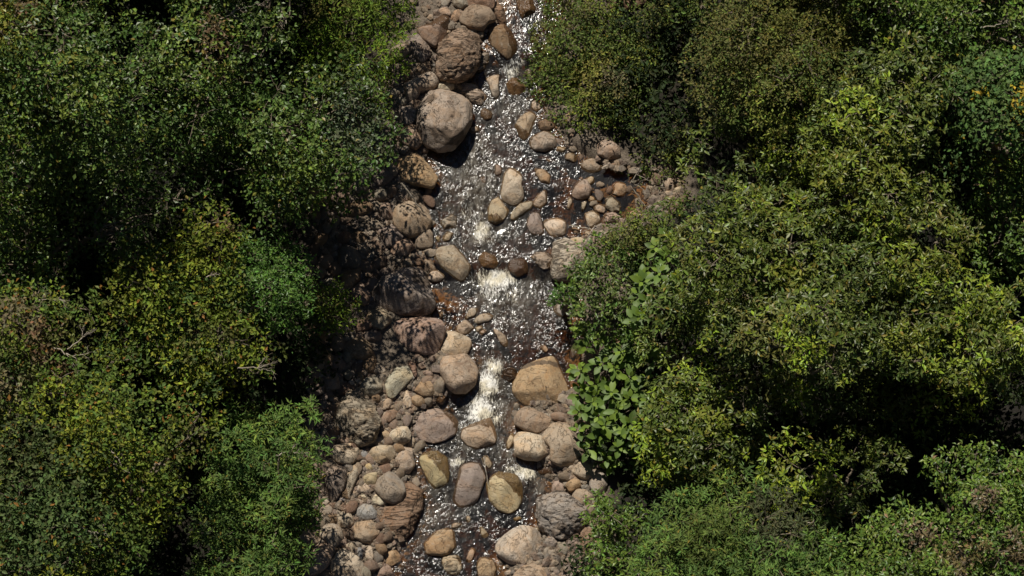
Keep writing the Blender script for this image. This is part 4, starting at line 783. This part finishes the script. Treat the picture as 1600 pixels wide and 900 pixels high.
tree('leafy_tree', 'dense waxy-leaved tree with brownish seed heads in the bottom right corner', 'tree', 'waxy', [(1290, 860), (1340, 820), (1390, 800), (1420, 760), (1480, 720), (1550, 700), (1690, 710), (1690, 960), (1420, 960), (1330, 900)], 4.1, .9, 211, gap=.06, rpx=(24, 44), bright=[(1440, 840, 30, (.14, .11, .06)), (1540, 780, 22, (.14, .11, .06)), (1500, 870, 30, (.15, .12, .05)), (1590, 870, 30, (.13, .10, .05))])
tree('leafy_tree', 'mixed dark tree along the top edge at the upper right', 'tree', 'waxy', [(1345, -90), (1690, -90), (1690, 90), (1600, 100), (1540, 80), (1500, 90), (1430, 60), (1345, 40)], 3.7, .8, 212, gap=.2, rpx=(22, 40), dead=[(1550, 30, 45, .2)])
tree('leafy_tree', 'bluish green tree with bright yellow leaves at the right edge', 'tree', 'trifoil', [(1500, 100), (1540, 85), (1600, 100), (1690, 90), (1690, 240), (1590, 230), (1520, 200), (1475, 180)], 4.4, .6, 213, gap=.05, rpx=(22, 38), bright=[(1590, 165, 20, (.34, .26, .03)), (1530, 150, 8, (.34, .26, .03)), (1590, 185, 14, (.30, .24, .03))])
tree('leafy_tree', 'shaded waxy-leaved tree at the right edge under the bluish green one', 'tree', 'waxy', [(1480, 240), (1500, 200), (1590, 230), (1690, 240), (1690, 440), (1600, 440), (1540, 400), (1500, 340), (1465, 320)], 2.9, .6, 214, gap=.2, rpx=(22, 40))
tree('shrub', 'small-leaved light green shrub leaning over the layered slab and the water', 'shrub', 'waxy', [(905, 400), (950, 375), (1000, 380), (1030, 420), (1005, 470), (985, 530), (930, 520), (900, 490), (885, 450), (900, 420)], 1.1, .6, 215, rpx=(16, 28), gap=.06, bright=[(940, 450, 60, (.11, .15, .04))])
tree('shrub', 'shaded small-leaved shrub above the layered slab, under the glossy tree', 'shrub', 'fine', [(930, 370), (990, 345), (1040, 340), (1045, 380), (1000, 390), (950, 385)], 1.2, .3, 216, rpx=(14, 24))
tree('shrub', 'small dark green bush overhanging the right bank near the bottom', 'shrub', 'waxy', [(930, 780), (975, 770), (1000, 810), (985, 850), (1000, 900), (920, 900), (935, 850), (922, 810)], 1.3, .5, 217, rpx=(14, 26), gap=.08)
tree('tuft', 'bluish green tuft hanging beside the grey boulder at the right edge of the riffle', 'plant', 'bright', [(868, 455), (895, 445), (905, 460), (890, 475), (872, 475)], .75, .1, 218, rpx=(8, 15))
# trees beyond the frame whose shade falls into it
tree('tree', 'tall tree above the top left edge whose shade falls on the left crowns', 'tree', 'round', [(-150, -330), (480, -330), (480, -95), (-150, -95)], 3.6, .6, 301, thin=.8, rpx=(45, 70))
tree('tree', 'tree standing above the top right edge of the view', 'tree', 'round', [(1000, -300), (1750, -300), (1750, -95), (1080, -95), (1000, -140)], 4.2, .8, 302, thin=.8, rpx=(45, 70))

# ------------------------------------------------------------------ broad-leaved plants: every leaf an object
def broad_plant(label, tips, seed):
    rg = np.random.default_rng(seed); tips = tips + [(x + rg.uniform(-20, 20), y + rg.uniform(-18, 18), z - .15) for x, y, z in tips if rg.random() < .75]; tw = [np.array(at(x, y, z + float(zw((450 - y) * .0106)))) for x, y, z in tips]; cen = np.mean(tw, 0); gz = float(ground(cen[0], cen[1])[0])
    root = bpy.data.objects.new('broad_leaved_plant', None); COL.objects.link(root); root.location = (cen[0], cen[1], gz); root['label'] = label; root['category'] = 'plant'; root['group'] = 'broad-leaved plants at the right bank'
    paths = []
    for p in tw:
        A = norm(np.array([rg.normal(-.1, .2), rg.normal(0, .2), 1.])); T = norm(np.cross(A, [0, 1, 0])); B = np.cross(A, T); n = rg.integers(7, 10); a0 = rg.uniform(0, 6.28)
        b = np.array([cen[0] + (p[0] - cen[0]) * .45, cen[1] + (p[1] - cen[1]) * .45, gz]); paths.append((bend(b, p, 7, .04, rg), np.linspace(.016, .005, 7)))
        for q in range(n):
            inner = q >= n - 3; a = a0 + q * 2.4 + rg.normal(0, .2); el = (.55 if inner else .12) + rg.normal(0, .12); L = rg.uniform(.14, .215) * (.62 if inner else 1)
            D = norm((math.cos(a) * T + math.sin(a) * B) * math.cos(el) + A * math.sin(el)); Nn = norm(A - D * (A @ D) + rg.normal(0, .12, 3)); Nn = norm(Nn - D * (Nn @ D))
            g = rg.uniform(.6, 1.25); c = (.17 * g, .25 * g, .035 * g) if inner or rg.random() < .18 else (.10 * g, .162 * g, .03 * g)
            put_leaf(root, LEAF_B, p + D * .02 - A * (0 if inner else .03 + .012 * q), D, Nn, L, L * rg.uniform(.56, .66), c)
    V, Tq = tubes(paths, 6); ms = mesh_np('stems', V, Tq, [M_BARK], None, True); ms.transform(Matrix.Translation(-Vector(root.location))); obj('stems', ms, root)
broad_plant('broad-leaved plant above the boulders, lowest of the three, reaching over the broad tan boulder', [(905, 643, .75), (903, 672, .7), (935, 650, .9), (965, 640, 1.1), (985, 662, 1.15), (1008, 650, 1.2), (940, 680, .8), (968, 697, .9), (1000, 690, 1.), (925, 628, .95), (955, 612, 1.1), (948, 712, .6), (985, 622, 1.2), (1012, 625, 1.2), (1000, 722, .6), (920, 700, .6), (945, 664, .98), (975, 676, 1.05), (1018, 672, 1.0)], 5)
broad_plant('broad-leaved plant in the middle of the three, right of the rippling water', [(908, 580, .9), (930, 600, .95), (912, 608, .8), (935, 530, 1.), (958, 545, 1.1), (985, 530, 1.15), (1000, 555, 1.2), (960, 575, 1.1), (985, 590, 1.2), (1010, 590, 1.2), (912, 512, .8), (1010, 520, 1.25), (975, 505, 1.15), (1020, 560, 1.2), (940, 566, 1.05), (970, 548, 1.2)], 6)
broad_plant('broad-leaved plant highest of the three, between the light green shrub and the glossy tree', [(1025, 385, 2.50), (1045, 400, 2.60), (1030, 425, 2.60), (1050, 440, 2.60), (1005, 440, 2.45), (1010, 470, 2.50), (1035, 480, 2.50), (1000, 495, 2.40), (1040, 370, 2.60), (1055, 462, 2.50)], 8)

# ------------------------------------------------------------------ sticks, fern, undergrowth
def stick(name, label, pts, z, r, seed, twigs=3):
    rg = np.random.default_rng(seed); W = [np.array(surf(x, y, dz)) for (x, y), dz in zip(pts, z)]; paths = []
    P = np.concatenate([bend(a, b, 6, .02, rg)[:-1] for a, b in zip(W[:-1], W[1:])] + [W[-1][None]]); paths.append((P, np.linspace(r, r * .45, len(P))))
    for q in range(twigs):
        p = P[rg.integers(2, len(P))]; a = rg.uniform(0, 6.28); paths.append((bend(p, p + np.array([math.cos(a), math.sin(a), .3]) * rg.uniform(.12, .3), 5, .05, rg), np.linspace(r * .45, .003, 5)))
    V, T = tubes(paths, 6); o = obj(name, mesh_np(name, V, T, [M_DEAD], None, True), label=label, cat='stick')
stick('driftwood_stick', 'thin straight stick lying across the smooth boulder on the left bank', [(627, 286), (645, 308), (661, 331)], [.45, .42, .34], .017, 1, 0)
stick('driftwood_stick', 'pale twiggy stick lying on the stones below the amber pool', [(889, 353), (915, 356), (935, 362), (958, 366)], [.2, .22, .2, .16], .011, 2, 5)
stick('driftwood_stick', 'dark bent twig crossing the top of the big layered pale slab', [(930, 352), (915, 378), (893, 402)], [.3, .4, .42], .008, 3, 3)
stick('driftwood_stick', 'curved bare vine hanging from the shrub into the amber pool', [(1000, 262), (990, 280), (992, 300), (1008, 322)], [.6, .5, .35, .2], .010, 4, 5)
stick('driftwood_stick', 'short reddish twig stuck between the tall grey-purple and olive-yellow boulders', [(756, 714), (759, 735), (763, 757)], [.4, .35, .25], .012, 5, 1)
def fern(label, px, py, z, ang0, n, L, seed):
    rg = np.random.default_rng(seed); c = np.array(at(px, py, z)); root = bpy.data.objects.new('fern', None); COL.objects.link(root); root.location = c; root['label'] = label; root['category'] = 'fern'
    for q in range(n):
        a = ang0 + rg.normal(0, .5); base = []; Ds = []; Ns = []; Ls = []; k = 12
        for i in range(k):
            t = i / k; p = np.array([math.cos(a), math.sin(a), 0]) * L * t + np.array([0, 0, .12 * math.sin(t * 2.6)])
            for sd in (-1, 1):
                d = norm(np.array([math.cos(a + sd * 1.15), math.sin(a + sd * 1.15), -.1])); base.append(p); Ds.append(d); Ns.append(norm(np.array([0, 0, 1.]) + rg.normal(0, .1, 3))); Ls.append(L * .34 * (1 - t * .85))
        base, Ds, Ns, Ls = map(np.array, (base, Ds, Ns, Ls)); Ns = norm(Ns - Ds * (Ns * Ds).sum(1, keepdims=True))
        me = leaf_mesh('frond', base, Ds, Ns, Ls, Ls * .28, np.tile((.12, .16, .035), (len(Ls), 1)) * rg.uniform(.8, 1.2, (len(Ls), 1)), M_LEAF, 4); obj('frond', me, root)
fern('small yellow-green fern leaning over the water beside the middle broad-leaved plant', 915, 532, .75, 3.9, 5, .3, 1)
fern('single wide fern-like plant at the top left edge of the boulders', 630, 40, .9, -.2, 4, .3, 2)
def undergrowth():
    rg = np.random.default_rng(77); n = 17000; P = rg.uniform((-9.5, -6.5), (9.5, 7.5), (n, 2)); l = np.interp(P[:, 1], _cy, _cl); r = np.interp(P[:, 1], _cy, _cr); s = np.maximum(l - P[:, 0], P[:, 0] - r)
    P = P[(s > 2.1) | ((s > .95) & (P[:, 0] > 0))]; z = ground(P[:, 0], P[:, 1]) + rg.uniform(.05, .55, len(P)); W = np.stack([P[:, 0], P[:, 1], z], 1); A = norm(np.array([0, 0, 1.]) + rg.normal(0, .35, W.shape))
    lf = leaves(W, A, dict(SPEC['olive'], L=.11, W=.05, n=7, sp=.6, odd=0), rg, np.tile((.03, .045, .016), (len(W), 1)))  # leaf colour darkened so the gaps between crowns read as deep shade
    obj('undergrowth', leaf_mesh('undergrowth', *lf, M_LEAF, 2), label='low dim undergrowth covering the forest floor between the trunks', cat='undergrowth', kind='stuff')
undergrowth()
